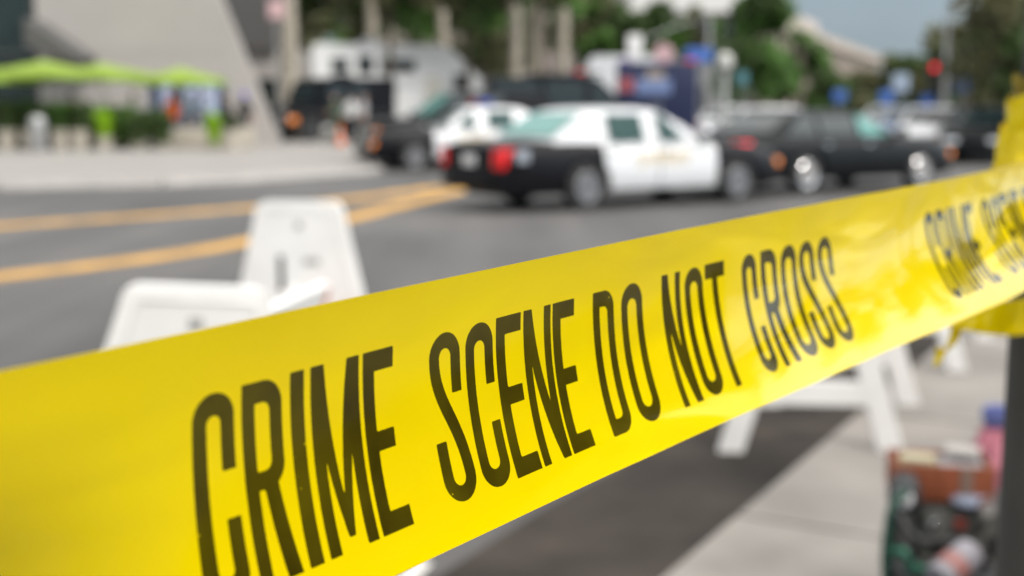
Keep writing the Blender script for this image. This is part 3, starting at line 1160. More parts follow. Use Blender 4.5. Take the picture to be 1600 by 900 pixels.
# pink jacket folded over a stool behind
sx = at(1572, 700, 3.4).x
stool = thing('folding_stool', 'small folding stool under the pink jacket behind the equipment rack', 'stool', (sx, 3.42, .022))
m = MB()
m.box((0, 0, .40), (.26, .26, .03), M_BLKPL, bev=.006)
part(m, 'seat', stool)
for sx_ in (-1, 1):
    for k in (-1, 1):
        m = MB()
        m.tube([(sx_ * .12, -.12 * k, 0), (sx_ * .12, .12 * k, .387)], .011, M_STEELG, n=8)
        part(m, 'leg', stool)
jk = thing('jacket', 'pink jacket with a blue collar heaped on the folding stool', 'jacket', (sx, 3.42, .022 + .416))
m = MB()
rg = random.Random(9)
rows = []
for i in range(15):
    t = i / 14
    rad = .118 * math.sqrt(max(1 - (t * .96) ** 1.7, 0)) + .006
    hz_ = .21 * t
    for k in range(26):
        a = 2 * PI * k / 26
        rr = rad * (1 + .13 * math.sin(3 * a + 5 * t) + .08 * math.sin(7 * a - 6 * t) + .05 * math.sin(11 * a + 9 * t))
        rows.append((rr * math.cos(a) + .02 * t, rr * math.sin(a) * 1.05, hz_))
fs = [(i * 26 + k, i * 26 + (k + 1) % 26, (i + 1) * 26 + (k + 1) % 26, (i + 1) * 26 + k) for i in range(14) for k in range(26)]
fs.append(tuple(range(14 * 26, 15 * 26)))
m.add(rows, fs, mat('pink_cloth', (.38, .13, .17), .85, var=.2, scale=12))
part(m, 'body', jk)
m = MB()
m.tube([(-.02, -.06, .15), (-.05, -.125, .10), (-.055, -.150, -.02), (-.03, -.155, -.13), (-.02, -.15, -.19)], [.035, .042, .040, .037, .034], mat('pink_cloth', (.38, .13, .17), .85), n=14)
m.tube([(.06, -.04, .14), (.10, -.09, .08), (.125, -.15, -.04), (.12, -.155, -.15)], [.035, .042, .040, .034], mat('pink_cloth', (.38, .13, .17), .85), n=14)
part(m, 'sleeves', jk)
m = MB()
m.lathe([(.030, -.03), (.045, -.012), (.050, .012), (.046, .030), (.038, .026), (.034, .0)], mat('blue_cloth', (.13, .16, .38), .8), c=(-.012, 0, .213), n=20)
part(m, 'collar', jk)


# ------------------------------------------------------------------ vehicles
def text_mesh(name, body, size, mt, parent, M, ext=.002):
    cu = bpy.data.curves.new('lettering', 'FONT')
    cu.body = body
    cu.size = size
    cu.extrude = ext
    cu.align_x = 'CENTER'
    cu.align_y = 'CENTER'
    o = bpy.data.objects.new('lettering', cu)
    C.objects.link(o)
    dg = bpy.context.evaluated_depsgraph_get()
    me = bpy.data.meshes.new_from_object(o.evaluated_get(dg))
    bpy.data.objects.remove(o)
    me.transform(M)
    me.materials.clear()
    me.materials.append(mt)
    r_ = bpy.data.objects.new(name, me)
    C.objects.link(r_)
    r_.parent = parent
    return r_


def wheel(parent, x, y, r_, wd, side, rim=M_RIM):
    m = MB()
    p = [(r_ * .62, -wd / 2 + .01), (r_ * .72, -wd / 2), (r_ * .93, -wd / 2), (r_, -wd / 2 + .03), (r_, wd / 2 - .03), (r_ * .93, wd / 2), (r_ * .72, wd / 2), (r_ * .62, wd / 2 - .01)]
    m.lathe(p, M_TYRE, axis='Y', c=(x, y, r_), n=28)
    o = part(m, 'wheel', parent)
    m = MB()
    s = side
    q = [(.002, .0), (r_ * .16, .0), (r_ * .18, -.02), (r_ * .30, -.035), (r_ * .50, -.012), (r_ * .61, .004), (r_ * .64, -.004)]
    m.lathe([(a, s * (wd / 2 + .002 + b)) for a, b in q], rim, axis='Y', c=(x, y, r_), n=28)
    for k in range(8):
        a = 2 * PI * k / 8
        m.box((x + r_ * .40 * math.cos(a), y + s * (wd / 2 - .010), r_ + r_ * .40 * math.sin(a)), (.035, .02, .035), M_BLKPL)
    part(m, 'rim', o)
    return o


class Car:
    def __init__(s, name, label, cat, loc, yaw, **P):
        s.P = P
        s.t = thing(name, label, cat, loc, yaw, P.get('group'))
        s.L0, s.L1, s.W, s.H = P['x0'], P['x1'], P['W'], P['H']
        s.ax, s.r = P['ax'], P['r']
        s.sill = P.get('sill', .23)
        s.top = P['top']
        s.belt = P['belt']
        s.gh = P['gh']
        s.make()

    def zlow(s, x):
        z = s.sill
        if x > s.L1 - .35:
            z = s.sill + .06 * ((x - s.L1 + .35) / .35)
        if x < s.L0 + .45:
            z = s.sill + .10 * ((s.L0 + .45 - x) / .45)
        for a in s.ax:
            d = abs(x - a)
            R_ = s.r + .07
            if d < R_:
                z = max(z, s.r + math.sqrt(R_ * R_ - d * d) * .98)
        return z

    def ztop(s, x):
        return float(np.interp(x, [p[0] for p in s.top], [p[1] for p in s.top]))

    def hw(s, x):
        u = (x - (s.L0 + s.L1) / 2) / ((s.L1 - s.L0) / 2)
        return s.W / 2 * (1 - s.P.get('taper', .16) * abs(u) ** 7 - .03 * abs(u) ** 2)

    def prof(s, z, zt):
        t = (z - s.sill) / max(zt - s.sill, .01)
        return float(np.interp(t, [0, .12, .35, .6, .82, .94, 1], [.93, .975, 1, .995, .965, .92, .86]))

    def side(s, x, z):
        return s.hw(x) * s.prof(z, s.ztop(x))

    def ghw(s, z):
        t = (z - s.belt) / (s.H - s.belt)
        return s.W / 2 * (.875 + (s.P.get('tumble', .66) - .875) * max(t, 0) ** 1.15)

    def make(s):
        P, t = s.P, s.t
        body, roofm = P['body'], P['roof']
        xs = list(np.linspace(s.L0, s.L1, 60))
        for a in s.ax:
            R_ = s.r + .07
            xs += [a + R_ * math.cos(k / 12 * PI) for k in range(13)] + [a - R_ * 1.002, a + R_ * 1.002]
        xs = sorted(xs)
        ks = [0, .06, .2, .4, .6, .8, .92, 1]
        rings = []
        for x in xs:
            zl, zt = s.zlow(x), s.ztop(x)
            h = []
            for k in ks:
                z = zl + (zt - zl) * k
                h.append((s.side(x, z), z))
            wt = h[-1][0]
            ring = [(x, -.2 * wt, zl)] + [(x, -y, z) for y, z in h] + [(x, -wt * .75, zt + .018), (x, -wt * .35, zt + .032), (x, 0, zt + .036), (x, wt * .35, zt + .032), (x, wt * .75, zt + .018)] + [(x, y, z) for y, z in h[::-1]] + [(x, .2 * wt, zl)]
            rings.append(ring)
        n = len(rings[0])
        vs = [p for r_ in rings for p in r_]
        fs = []
        for i in range(len(rings) - 1):
            for k in range(n):
                fs.append((i * n + k, i * n + (k + 1) % n, (i + 1) * n + (k + 1) % n, (i + 1) * n + k))
        fs.append(tuple(range(n)))
        fs.append(tuple(range((len(rings) - 1) * n, len(rings) * n))[::-1])
        m = MB()
        m.add(vs, fs, body)
        part(m, 'body', t, smooth=40)
        # greenhouse
        xr, xrt, xft, xf = s.gh
        zb_r, zb_f = s.ztop(xr) + .02, s.ztop(xf) + .02
        H = s.H
        pf = [(xf, zb_f), (xf + (xft - xf) * .5, zb_f + (H - .05 - zb_f) * .53), (xft + .06, H - .06), (xft - .04, H - .022), (xft - .25, H - .006), ((xft + xrt) / 2, H), (xrt + .25, H - .010), (xrt + .05, H - .03), (xrt - .05, H - .07), (xrt + (xr - xrt) * .5, zb_r + (H - .06 - zb_r) * .52), (xr, zb_r)]
        s.pf = pf
        m = MB()
        vs, fs = [], []
        ny = 9
        for x, z in pf:
            hw = s.ghw(z)
            for j in range(ny):
                u = -1 + 2 * j / (ny - 1)
                uu = math.copysign(abs(u) ** .9, u)
                vs.append((x - .05 * u * u * (1 if x > 0 else -1) * .6, uu * hw, z - .035 * u ** 4 * (1 if z > H - .1 else .2)))
        for i in range(len(pf) - 1):
            for j in range(ny - 1):
                fs.append((i * ny + j, i * ny + j + 1, (i + 1) * ny + j + 1, (i + 1) * ny + j))
        o = len(vs)
        for i in range(len(pf)):
            for j, sg in ((0, -1), (ny - 1, 1)):
                x, y, z = vs[i * ny + j]
                vs.append((x, sg * s.ghw(s.belt) * 1.0, s.belt - .04))
        for i in range(len(pf) - 1):
            fs.append((i * ny, (i + 1) * ny, o + (i + 1) * 2, o + i * 2))
            fs.append((i * ny + ny - 1, o + i * 2 + 1, o + (i + 1) * 2 + 1, (i + 1) * ny + ny - 1))
        m.add(vs, fs, roofm)
        part(m, 'roof', t, smooth=50)

        # side windows
        def front_x(z):
            return float(np.interp(z, [zb_f, H - .06], [xf, xft + .06]))

        def rear_x(z):
            return float(np.interp(z, [zb_r, H - .07], [xr, xrt - .05]))
        z0, z1 = s.belt + .035, H - .10
        for sg in (-1, 1):
            for nm, fr, rr, gm in P['win']:
                f0 = min(fr, front_x(z0) - .16) if fr is not None else front_x(z0) - .16
                f1 = min(fr, front_x(z1) - .12) if fr is not None else front_x(z1) - .12
                r0 = max(rr, rear_x(z0) + .20) if rr is not None else rear_x(z0) + .30
                r1 = max(rr, rear_x(z1) + .15) if rr is not None else rear_x(z1) + .18
                m = MB()
                k = 6
                vv, ff = [], []
                for i in range(k + 1):
                    a = i / k
                    z = z0 + (z1 - z0) * a
                    ro, fo = r0 + (r1 - r0) * a, f0 + (f1 - f0) * a
                    for x in (ro, fo):
                        vv.append((x, sg * (s.ghw(z) + .008), z))
                ff = [(2 * i, 2 * i + 1, 2 * i + 3, 2 * i + 2) for i in range(k)]
                m.add(vv, ff, gm)
                part(m, nm, t)
        # windscreen and rear glass
        for nm, A, B, gm in (('windscreen', pf[0], pf[2], P['wsg']), ('rear_window', pf[10], pf[8], P['rwg'])):
            m = MB()
            A, B = Vector((A[0], A[1])), Vector((B[0], B[1]))
            d = (B - A)
            nn = Vector((-d.y, d.x)).normalized()
            if nn.y < 0:
                nn = -nn
            A2, B2 = A + d * .10 + nn * .03, B - d * .06 + nn * .012
            vv, ff = [], []
            for i in range(5):
                q = A2 + (B2 - A2) * (i / 4)
                hw = s.ghw(q.y) * .88
                for j in range(7):
                    u = -1 + 2 * j / 6
                    vv.append((q.x - .03 * u * u * (1 if nm == 'windscreen' else -1), u * hw, q.y))
            ff = [(i * 7 + j, i * 7 + j + 1, (i + 1) * 7 + j + 1, (i + 1) * 7 + j) for i in range(4) for j in range(6)]
            m.add(vv, ff, gm)
            part(m, nm, t)
        # doors
        for sg in (-1, 1):
            for (xa, xb, dm) in P['doors']:
                vv, ff = [], []
                nx, nz_ = 16, 9
                for i in range(nx + 1):
                    x = xa + (xb - xa) * i / nx
                    zl = max(s.zlow(x) + .015, s.sill + .04)
                    zt = s.ztop(x) - .02
                    for j in range(nz_ + 1):
                        z = zl + (zt - zl) * j / nz_
                        vv.append((x, sg * (s.side(x, z) + .007), z))
                ff = [(i * (nz_ + 1) + j, i * (nz_ + 1) + j + 1, (i + 1) * (nz_ + 1) + j + 1, (i + 1) * (nz_ + 1) + j) for i in range(nx) for j in range(nz_)]
                # rim so that the panel has an edge
                m = MB()
                m.add(vv, ff, dm)
                d = part(m, 'door', t, smooth=50)
                m = MB()
                zh = s.belt - .12
                xh = xa + .16
                m.box((xh, sg * (s.side(xh, zh) + .022), zh), (.15, .022, .03), P.get('handle', M_BLKPL), bev=.006)
                part(m, 'handle', d)
        for x, sd in ((s.ax[0], 0), (s.ax[1], 1)):
            for sg in (-1, 1):
                wheel(t, x, sg * (s.W / 2 - .125), s.r, .215, sg, P.get('rim', M_RIM))
        # bumpers
        for nm, x, sg in (('rear_bumper', s.L0, -1), ('front_bumper', s.L1, 1)):
            m = MB()
            vv, ff = [], []
            nY = 14
            for i in range(nY + 1):
                u = -1 + 2 * i / nY
                y = u * s.hw(x) * 1.0
                xo = x + sg * (.055 - .10 * u ** 6)
                for (dx, z) in ((-.09, .32), (0, .31), (.012, .40), (.012, .50), (-.0, .57), (-.09, .575)):
                    vv.append((xo + sg * dx, y, z))
            k = 6
            ff = [(i * k + j, i * k + (j + 1) % k, (i + 1) * k + (j + 1) % k, (i + 1) * k + j) for i in range(nY) for j in range(k)]
            ff += [tuple(range(k)), tuple(range(nY * k, nY * k + k))]
            m.add(vv, ff, P.get('bumper', body))
            part(m, nm, t)
        # lamps
        zt_r, zt_f = s.ztop(s.L0) - .02, s.ztop(s.L1) - .02
        lw = P.get('lampw', .24)
        for sg in (-1, 1):
            y = sg * (s.hw(s.L0 + .02) - .17)
            m = MB()
            zc, hh = (zt_r + .60) / 2 + .01, (zt_r - .62)
            m.box((s.L0 - .002, sg * (s.hw(s.L0) * .93 - lw / 2 + .02), zc), (.05, lw, hh), P.get('tail', M_RED), bev=.015)
            m.box((s.L0 + .11, sg * (s.hw(s.L0 + .11) * .965), zc), (.22, .03, hh), P.get('tail', M_RED), bev=.012)
            part(m, 'tail_light', t)
            m = MB()
            hh = min(.17, zt_f - .56)
            m.box((s.L1 - .01, sg * (s.hw(s.L1) * .90 - .18), zt_f - hh / 2 - .02), (.06, .40, hh), M_HEADL, bev=.02)
            h = part(m, 'headlight', t)
            m = MB()
            m.box((s.L1 - .13, sg * (s.hw(s.L1 - .13) * .975 - .002), zt_f - hh / 2 - .02), (.20, .03, hh * .9), M_AMBER, bev=.01)
            part(m, 'indicator', h)
            m = MB()
            xm = xf - .14
            m.box((xm, sg * (s.W / 2 + .06), s.belt + .09), (.10, .20, .14), P.get('mirror', M_BLKPL), bev=.03)
            m.box((xm, sg * (s.W / 2 - .04), s.belt + .04), (.05, .12, .04), P.get('mirror', M_BLKPL), bev=.01)
            part(m, 'mirror', t)
        m = MB()
        hh = min(.14, zt_f - .58)
        m.box((s.L1 + .004, 0, zt_f - hh / 2 - .035), (.05, .72, hh), M_BLKPL, bev=.01)
        for k in range(5):
            m.box((s.L1 + .031, 0, zt_f - hh + k * hh / 5 - .02), (.012, .70, .008), M_CHROME)
        part(m, 'grille', t)
        m = MB()
        m.box((s.L0 - .018, 0, zt_r - .17), (.02, .32, .16), M_PLATE, bev=.004)
        part(m, 'number_plate', t)
        m = MB()
        m.box(((s.L0 + s.L1) / 2, 0, .27), (s.L1 - s.L0 - .5, s.W * .55, .12), M_BLKPL)
        part(m, 'underbody', t)


def lightbar(t, x, z, wd=1.1):
    m = MB()
    m.box((x, 0, z + .05), (.26, wd, .05), M_BLKPL, bev=.01)
    o = part(m, 'light_bar', t)
    for k in range(4):
        m = MB()
        m.box((x, -wd * .375 + k * wd * .25, z + .115), (.24, wd * .235, .08), (M_RED, M_RED, M_BLUEL, M_BLUEL)[k], bev=.02)
        part(m, 'lens', o)


SED = dict(x0=-2.69, x1=2.67, W=1.98, H=1.48, ax=(-1.29, 1.62), r=.345, belt=.95, sill=.24,
           top=[(-2.69, .92), (-2.5, .965), (-1.9, .985), (-1.2, .965), (0, .955), (1.0, .955), (1.6, .925), (2.3, .855), (2.55, .80), (2.67, .72)],
           gh=(-1.85, -1.12, .22, 1.05))
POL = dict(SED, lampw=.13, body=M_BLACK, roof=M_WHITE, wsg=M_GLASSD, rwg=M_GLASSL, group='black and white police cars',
           win=[('side_window', .62, .12, M_GLASST), ('side_window', -.16, -.82, M_GLASST)],
           doors=[(.04, 1.16, M_WHITE), (-.98, .02, M_WHITE)])
pc = Car('police_car', 'black and white police car seen from behind with its red tail lamp towards the camera', 'police car', (1.65, 19.95, 0), R(33), **POL)


def side_text(car, body, size, xc, zc, mt):
    for sg in (-1, 1):
        y = sg * (car.side(xc, zc) + .012)
        M = Matrix.Translation((xc, y, zc)) @ (Matrix.Rotation(PI, 4, 'Z') if sg > 0 else Matrix.Identity(4)) @ Matrix.Rotation(PI / 2, 4, 'X')
        text_mesh('lettering', body, size, mt, car.t, M)


side_text(pc, 'SHERIFF', .30, .10, .70, M_GOLD)
m = MB()
m.box((-2.40, -.945, .80), (.20, .012, .17), mat('grey_number', (.30, .33, .38), .4), bev=.002)
part(m, 'unit_number', pc.t)
# opening for the spot lamp on the pillar
m = MB()
m.lathe([(.03, 0), (.075, .02), (.085, .09), (.080, .10)], M_CHROME, axis='X', c=(.90, -.92, 1.10), n=18)
part(m, 'spotlight', pc.t)

pc2 = Car('police_car', 'black and white police car with a roof light bar facing left behind the nearer one', 'police car', (-1.0, 31.1, 0), R(199), **POL)
lightbar(pc2.t, -.25, 1.47, 1.15)
side_text(pc2, 'SHERIFF', .30, .10, .70, M_GOLD)

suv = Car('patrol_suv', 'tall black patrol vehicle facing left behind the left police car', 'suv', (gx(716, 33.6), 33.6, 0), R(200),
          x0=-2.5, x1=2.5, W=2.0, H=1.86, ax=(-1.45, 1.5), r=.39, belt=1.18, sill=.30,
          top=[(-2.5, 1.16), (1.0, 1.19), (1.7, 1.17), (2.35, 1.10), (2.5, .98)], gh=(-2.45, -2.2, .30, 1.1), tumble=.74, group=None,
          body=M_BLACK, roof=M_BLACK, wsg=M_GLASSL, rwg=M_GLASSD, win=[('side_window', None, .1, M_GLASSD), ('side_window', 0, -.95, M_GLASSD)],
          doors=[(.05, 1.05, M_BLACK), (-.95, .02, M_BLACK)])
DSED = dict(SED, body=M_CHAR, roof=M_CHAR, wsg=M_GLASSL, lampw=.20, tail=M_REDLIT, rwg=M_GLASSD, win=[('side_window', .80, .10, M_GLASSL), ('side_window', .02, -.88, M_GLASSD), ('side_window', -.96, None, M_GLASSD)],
            doors=[(.04, 1.16, M_CHAR), (-.98, .02, M_CHAR)], rim=M_CHROME, handle=M_CHROME, gh=(-2.05, -1.35, .22, 1.10), H=1.43)
yw = R(33)
rw = Vector((gx(1258, 22.0), 22.0, 0))
fw = Vector((math.cos(yw), math.sin(yw), 0))
lf = Vector((-math.sin(yw), math.cos(yw), 0))
o_ = rw + fw * 1.29 + lf * .85
ds = Car('parked_car', 'black saloon car with bright wheel trims parked ahead of the police car', 'car', o_, yw, **DSED)

# small far cars on the right
FAR = dict(SED, wsg=M_GLASSD, rwg=M_GLASSD, win=[('side_window', None, .02, M_GLASSD), ('side_window', -.06, None, M_GLASSD)])


def far_car(label, px, Y, yaw, bodym, **kw):
    d = dict(FAR, body=bodym, roof=bodym, doors=[(.04, 1.16, bodym), (-.98, .02, bodym)], group='cars further up the street')
    d.update(kw)
    return Car('parked_car', label, 'car', (gx(px, Y), Y, 0), R(yaw), **d)


M_SILV = mat('silver_paint', (.55, .58, .62), .25, metal=.4, coat=.5)
M_BLUEP = mat('blue_grey_paint', (.12, .18, .30), .25, coat=.5)
far_car('white car facing the camera in the street beyond the black saloon car', 1460, 37, -112, M_WHITE)
far_car('pale blue car behind the white one near the traffic light pole', 1424, 46, -112, M_BLUEP)
far_car('silver car by the trees left of the traffic light pole', 1385, 58, -112, M_SILV)
far_car('black car at the far right beside the yellow tape bundle', 1530, 35, -112, M_CHAR)
far_car('white car parked beyond the roof of the black saloon car', 1215, 40, 62, M_WHITE)
far_car('white car half hidden right of the navy truck', 1150, 50, 62, M_WHITE)


def box_vehicle(name, label, cat, loc, yaw, L, W, H, mb_, z0=.45, cab=None, wheels=(), r=.42, group=None):
    t = thing(name, label, cat, loc, yaw, group)
    m = MB()
    m.box((0, 0, (z0 + H) / 2), (L, W, H - z0), mb_, bev=.05)
    part(m, 'body', t)
    for x in wheels:
        for s_ in (-1, 1):
            wheel(t, x, s_ * (W / 2 - .15), r, .26, s_)
    m = MB()
    m.box((0, 0, .45), (L * .95, W * .6, .3), M_BLKPL)
    part(m, 'underbody', t)
    return t


# armoured truck, near front corner towards us
arm = thing('armoured_truck', 'black armoured police truck parked on the plaza by the slanted wall', 'truck', (gx(516, 51.5), 51.5, .13), R(222))
m = MB()
poly = [(-2.4, .6), (1.2, .6), (2.55, .62), (2.62, 1.25), (1.35, 1.45), (.95, 2.35), (.7, 2.45), (-2.3, 2.45), (-2.45, 2.3)]
m.prism(poly, 2.2, M_BLACK)
part(m, 'body', arm, smooth=20)
for sg in (-1, 1):
    for xa, xb in ((.05, .80), (-1.0, -.2)):
        m = MB()
        m.prism([(xa, 1.65), (xb + (.1 if xb > .5 else 0), 1.65), (xb, 2.15), (xa, 2.15)], .03, M_GLASSD, Matrix.Translation((0, sg * 1.112, 0)))
        part(m, 'side_window', arm)
    for x in (-1.5, 1.6):
        wheel(arm, x, sg * 1.0, .50, .30, sg, M_BLKPL)
        m = MB()
        m.prism([(x - .7, .95), (x - .6, 1.15), (x + .6, 1.15), (x + .7, .95), (x + .6, 1.05), (x - .6, 1.05)], .22, M_BLKPL, Matrix.Translation((0, sg * 1.18, 0)))
        part(m, 'mudguard', arm)
    m = MB()
    m.box((2.60, sg * .82, 1.02), (.06, .24, .20), M_HEADL, bev=.02)
    part(m, 'headlight', arm)
    m = MB()
    m.box((2.42, sg * 1.04, .83), (.42, .16, .24), M_AMBER, bev=.03)
    part(m, 'indicator', arm)
m = MB()
m.prism([(1.335, 1.52), (1.375, 1.535), (1.03, 2.29), (.99, 2.28)], 1.8, M_GLASSD, Matrix.Translation((.015, 0, 0)))
part(m, 'windscreen', arm)
m = MB()
m.box((2.72, 0, .72), (.22, 2.1, .26), M_BLKPL, bev=.03)
part(m, 'front_bumper', arm)
m = MB()
m.lathe([(.42, 0), (.42, .12), (.36, .16), (.05, .17)], M_BLACK, c=(-.6, 0, 2.45), n=24)
part(m, 'roof_hatch', arm)

# white command trailer / motor home
rv = thing('motor_home', 'long white motor home with a raked front behind the black and white police car', 'motor home', (gx(630, 60), 60, 0), R(4))
m = MB()
Lr = 8.2
poly = [(-4.0, .45), (3.3, .45), (3.75, .9), (3.9, 2.2), (3.7, 2.6), (2.2, 4.05), (1.6, 4.2), (-3.9, 4.28), (-4.05, 4.1)]
m.prism(poly, 2.45, mat('white_coachwork', (.82, .82, .82), .35, coat=.3, var=.03))
part(m, 'body', rv, smooth=20)
for sg in (-1, 1):
    for xa, xb, z0, z1 in ((-3.2, -2.4, 3.0, 3.6), (-2.0, -1.3, 2.9, 3.75), (-1.0, .6, 3.0, 3.55), (2.3, 3.0, 2.2, 2.9)):
        m = MB()
        m.box(((xa + xb) / 2, sg * 1.232, (z0 + z1) / 2), (xb - xa, .02, z1 - z0), M_GLASSD, bev=.006)
        part(m, 'side_window', rv)
    m = MB()
    m.box((1.4, sg * 1.232, 1.75), (.75, .02, 2.1), mat('cream_door', (.66, .63, .56), .4), bev=.006)
    d = part(m, 'door', rv)
    m = MB()
    m.box((1.12, sg * 1.25, 1.7), (.04, .03, .16), M_CHROME)
    part(m, 'handle', d)
    for x in (-2.6, 2.5):
        wheel(rv, x, sg * 1.08, .42, .26, sg)
    m = MB()
    m.box((-.3, sg * 1.232, 2.38), (6.6, .014, .05), mat('grey_stripe', (.3, .3, .32), .4))
    part(m, 'stripe', rv)
m = MB()
m.prism([(3.905, 2.25), (3.93, 2.26), (3.73, 2.62), (2.9, 3.42), (2.88, 3.40), (3.705, 2.60)], 2.0, M_GLASSD)
part(m, 'windscreen', rv)
m = MB()
m.box((-1.5, 0, 4.40), (.9, .9, .25), M_WHITE, bev=.04)
part(m, 'air_conditioner', rv)

# dark police van with a light bar behind the main car
van = Car('police_van', 'black police van with roof lights standing behind the white roof of the police car', 'van', (gx(896, 35), 35.6, 0), R(8),
          x0=-2.6, x1=2.6, W=2.05, H=2.28, ax=(-1.5, 1.6), r=.38, belt=1.25, sill=.30,
          top=[(-2.6, 1.24), (1.2, 1.25), (1.9, 1.18), (2.4, 1.05), (2.6, .9)], gh=(-2.55, -2.4, .55, 1.6), tumble=.76,
          body=M_BLACK, roof=M_BLACK, wsg=M_GLASSD, rwg=M_GLASSD, win=[('side_window', None, .35, M_GLASSD), ('side_window', .2, -.9, M_GLASSD), ('side_window', -1.05, None, M_GLASSD)],
          doors=[(.3, 1.2, M_BLACK), (-.9, .26, M_BLACK)])
lightbar(van.t, .1, 2.27, 1.3)
m = MB()
m.box((-.3, -1.045, .95), (2.4, .012, .12), mat('red_stripe', (.42, .06, .05), .4))
part(m, 'stripe', van.t)
m = MB()
m.box((-.3, 0, 2.33), (1.9, 1.5, .06), M_BLKPL, bev=.01)
part(m, 'roof_rack', van.t)

# white delivery van further back
wv = Car('white_van', 'white van with a sloping front beyond the black police van', 'van', (gx(945, 54), 54, 0), R(175),
         x0=-2.7, x1=2.7, W=2.1, H=3.55, ax=(-1.6, 1.7), r=.38, belt=1.3, sill=.32,
         top=[(-2.7, 1.28), (1.4, 1.3), (2.1, 1.2), (2.5, 1.05), (2.7, .9)], gh=(-2.65, -2.4, .6, 2.05), tumble=.78,
         body=M_WHITE, roof=M_WHITE, wsg=M_GLASSD, rwg=M_GLASSD, win=[('side_window', None, .7, M_GLASSD)], doors=[(.6, 1.3, M_WHITE)])

# navy box truck with its rear towards us
YT = 37.5
nt_ = thing('box_truck', 'navy blue box truck with coloured signs on its back doors', 'truck', (gx(1046, YT), YT + 2.6, 0), R(82))
m = MB()
m.box((-.6, 0, 1.62), (4.2, 2.35, 2.25), M_NAVY, bev=.04)
part(m, 'cargo_box', nt_)
m = MB()
m.prism([(1.55, .5), (3.4, .5), (3.5, 1.2), (2.7, 1.35), (2.25, 2.1), (1.55, 2.15)], 2.0, M_NAVY)
part(m, 'cab', nt_, smooth=25)
for sg in (-1, 1):
    for x in (-1.6, 2.7):
        wheel(nt_, x, sg * .98, .42, .26, sg)
    m = MB()
    m.prism([(1.75, 1.4), (2.45, 1.4), (2.15, 2.0), (1.75, 2.0)], .02, M_GLASSD, Matrix.Translation((0, sg * 1.006, 0)))
    part(m, 'side_window', nt_)
    m = MB()
    m.box((-2.715, sg * .585, 1.62), (.03, 1.14, 2.12), M_NAVY, bev=.01)
    d = part(m, 'rear_door', nt_)
    m = MB()
    m.box((-2.74, sg * .08, 1.3), (.03, .04, .7), M_CHROME)
    part(m, 'latch_bar', d)
    m = MB()
    m.box((-2.72, sg * 1.02, .62), (.05, .22, .14), M_RED, bev=.02)
    part(m, 'tail_light', nt_)
    m = MB()
    m.box((-2.6, sg * .95, 2.76), (.16, .30, .10), M_RED if sg < 0 else mat('violet_lens', (.16, .05, .30), .3), bev=.02)
    part(m, 'marker_light', nt_)
m = MB()
m.box((-2.735, .10, 2.05), (.012, 1.0, .42), mat('sign_blue_pale', (.16, .22, .40), .5))
m.box((-2.738, .05, 2.36), (.012, .52, .22), mat('sign_tan', (.36, .30, .24), .5))
part(m, 'sign_panel', nt_, 'blue and tan sign panel')
m = MB()
m.box((-2.735, .88, 2.10), (.012, .44, .36), mat('sign_red', (.34, .08, .09), .5))
part(m, 'sign_panel', nt_, 'dull red sign panel')
m = MB()
m.box((-.6, 0, .45), (4.6, 1.2, .2), M_BLKPL)
part(m, 'chassis', nt_)


# ------------------------------------------------------------------ buildings
def prism_obj(poly_xz, y0, y1, mt, name, parent=None):
    m = MB()
    m.prism(poly_xz, y1 - y0, mt, Matrix.Translation((0, (y0 + y1) / 2, 0)))
    return m.build(name, parent, 20)


YB = 47.0
bl = thing('concrete_building', 'pale concrete building with a leaning slanted wall behind the lime parasols', 'building', (0, 0, 0))
p0, p1 = at(438, 212, YB), at(352, 0, YB)
sl = (p1.x - p0.x) / (p1.z - p0.z)
x_l = gx(62, YB)
prism_obj([(x_l, .13), (p0.x, .13), (p0.x + sl * 14, 14.13), (x_l, 14.13)], YB, YB + .3, M_WALLW, 'wall', bl)
# low dark opening at the foot of the wall with windows
wn = MB()
wn.box((gx(295, YB), YB - .03, 1.52), (2.75, .08, 1.75), mat('navy_glazing', (.022, .028, .055), .2, spec=.7))
wo = part(wn, 'window', bl)
wn = MB()
for k in range(5):
    wn.box((gx(295, YB) - 1.375 + k * .6875, YB - .085, 1.52), (.06, .05, 1.80), mat('blue_frame', (.30, .34, .44), .5))
for z in (.62, 2.42):
    wn.box((gx(295, YB), YB - .085, z), (2.85, .055, .06), mat('blue_frame', (.30, .34, .44), .5))
part(wn, 'frame', wo)
for px, w_ in ((262, .42), (300, .5), (328, .62)):
    wn = MB()
    wn.box((gx(px, YB), YB - .076, 1.50), (w_, .012, 1.5), mat('pale_blue_blind', (.36, .41, .55), .7))
    part(wn, 'blind', wo)
# dark sloping wedge standing for the shadow under the slope, not a real canopy
shade_wedge = MB()
shade_wedge.prism([(gx(60, YB - 1), 3.55), (gx(140, YB - 1), 3.02), (gx(140, YB - 1), 3.25), (gx(60, YB - 1), 4.5)], 2.0, M_WALLG, Matrix.Translation((0, YB - 1.02, 0)))
part(shade_wedge, 'canopy', bl)
# seams of the cast panels
sm = MB()
for k in range(4):
    sm.box(((x_l + p0.x) / 2 - .6, YB - .004, 3.4 + k * 2.6), (p0.x - x_l - 3.0 - k * 1.1, .01, .03), mat('panel_joint', (.30, .28, .26), .8))
part(sm, 'joint', bl)

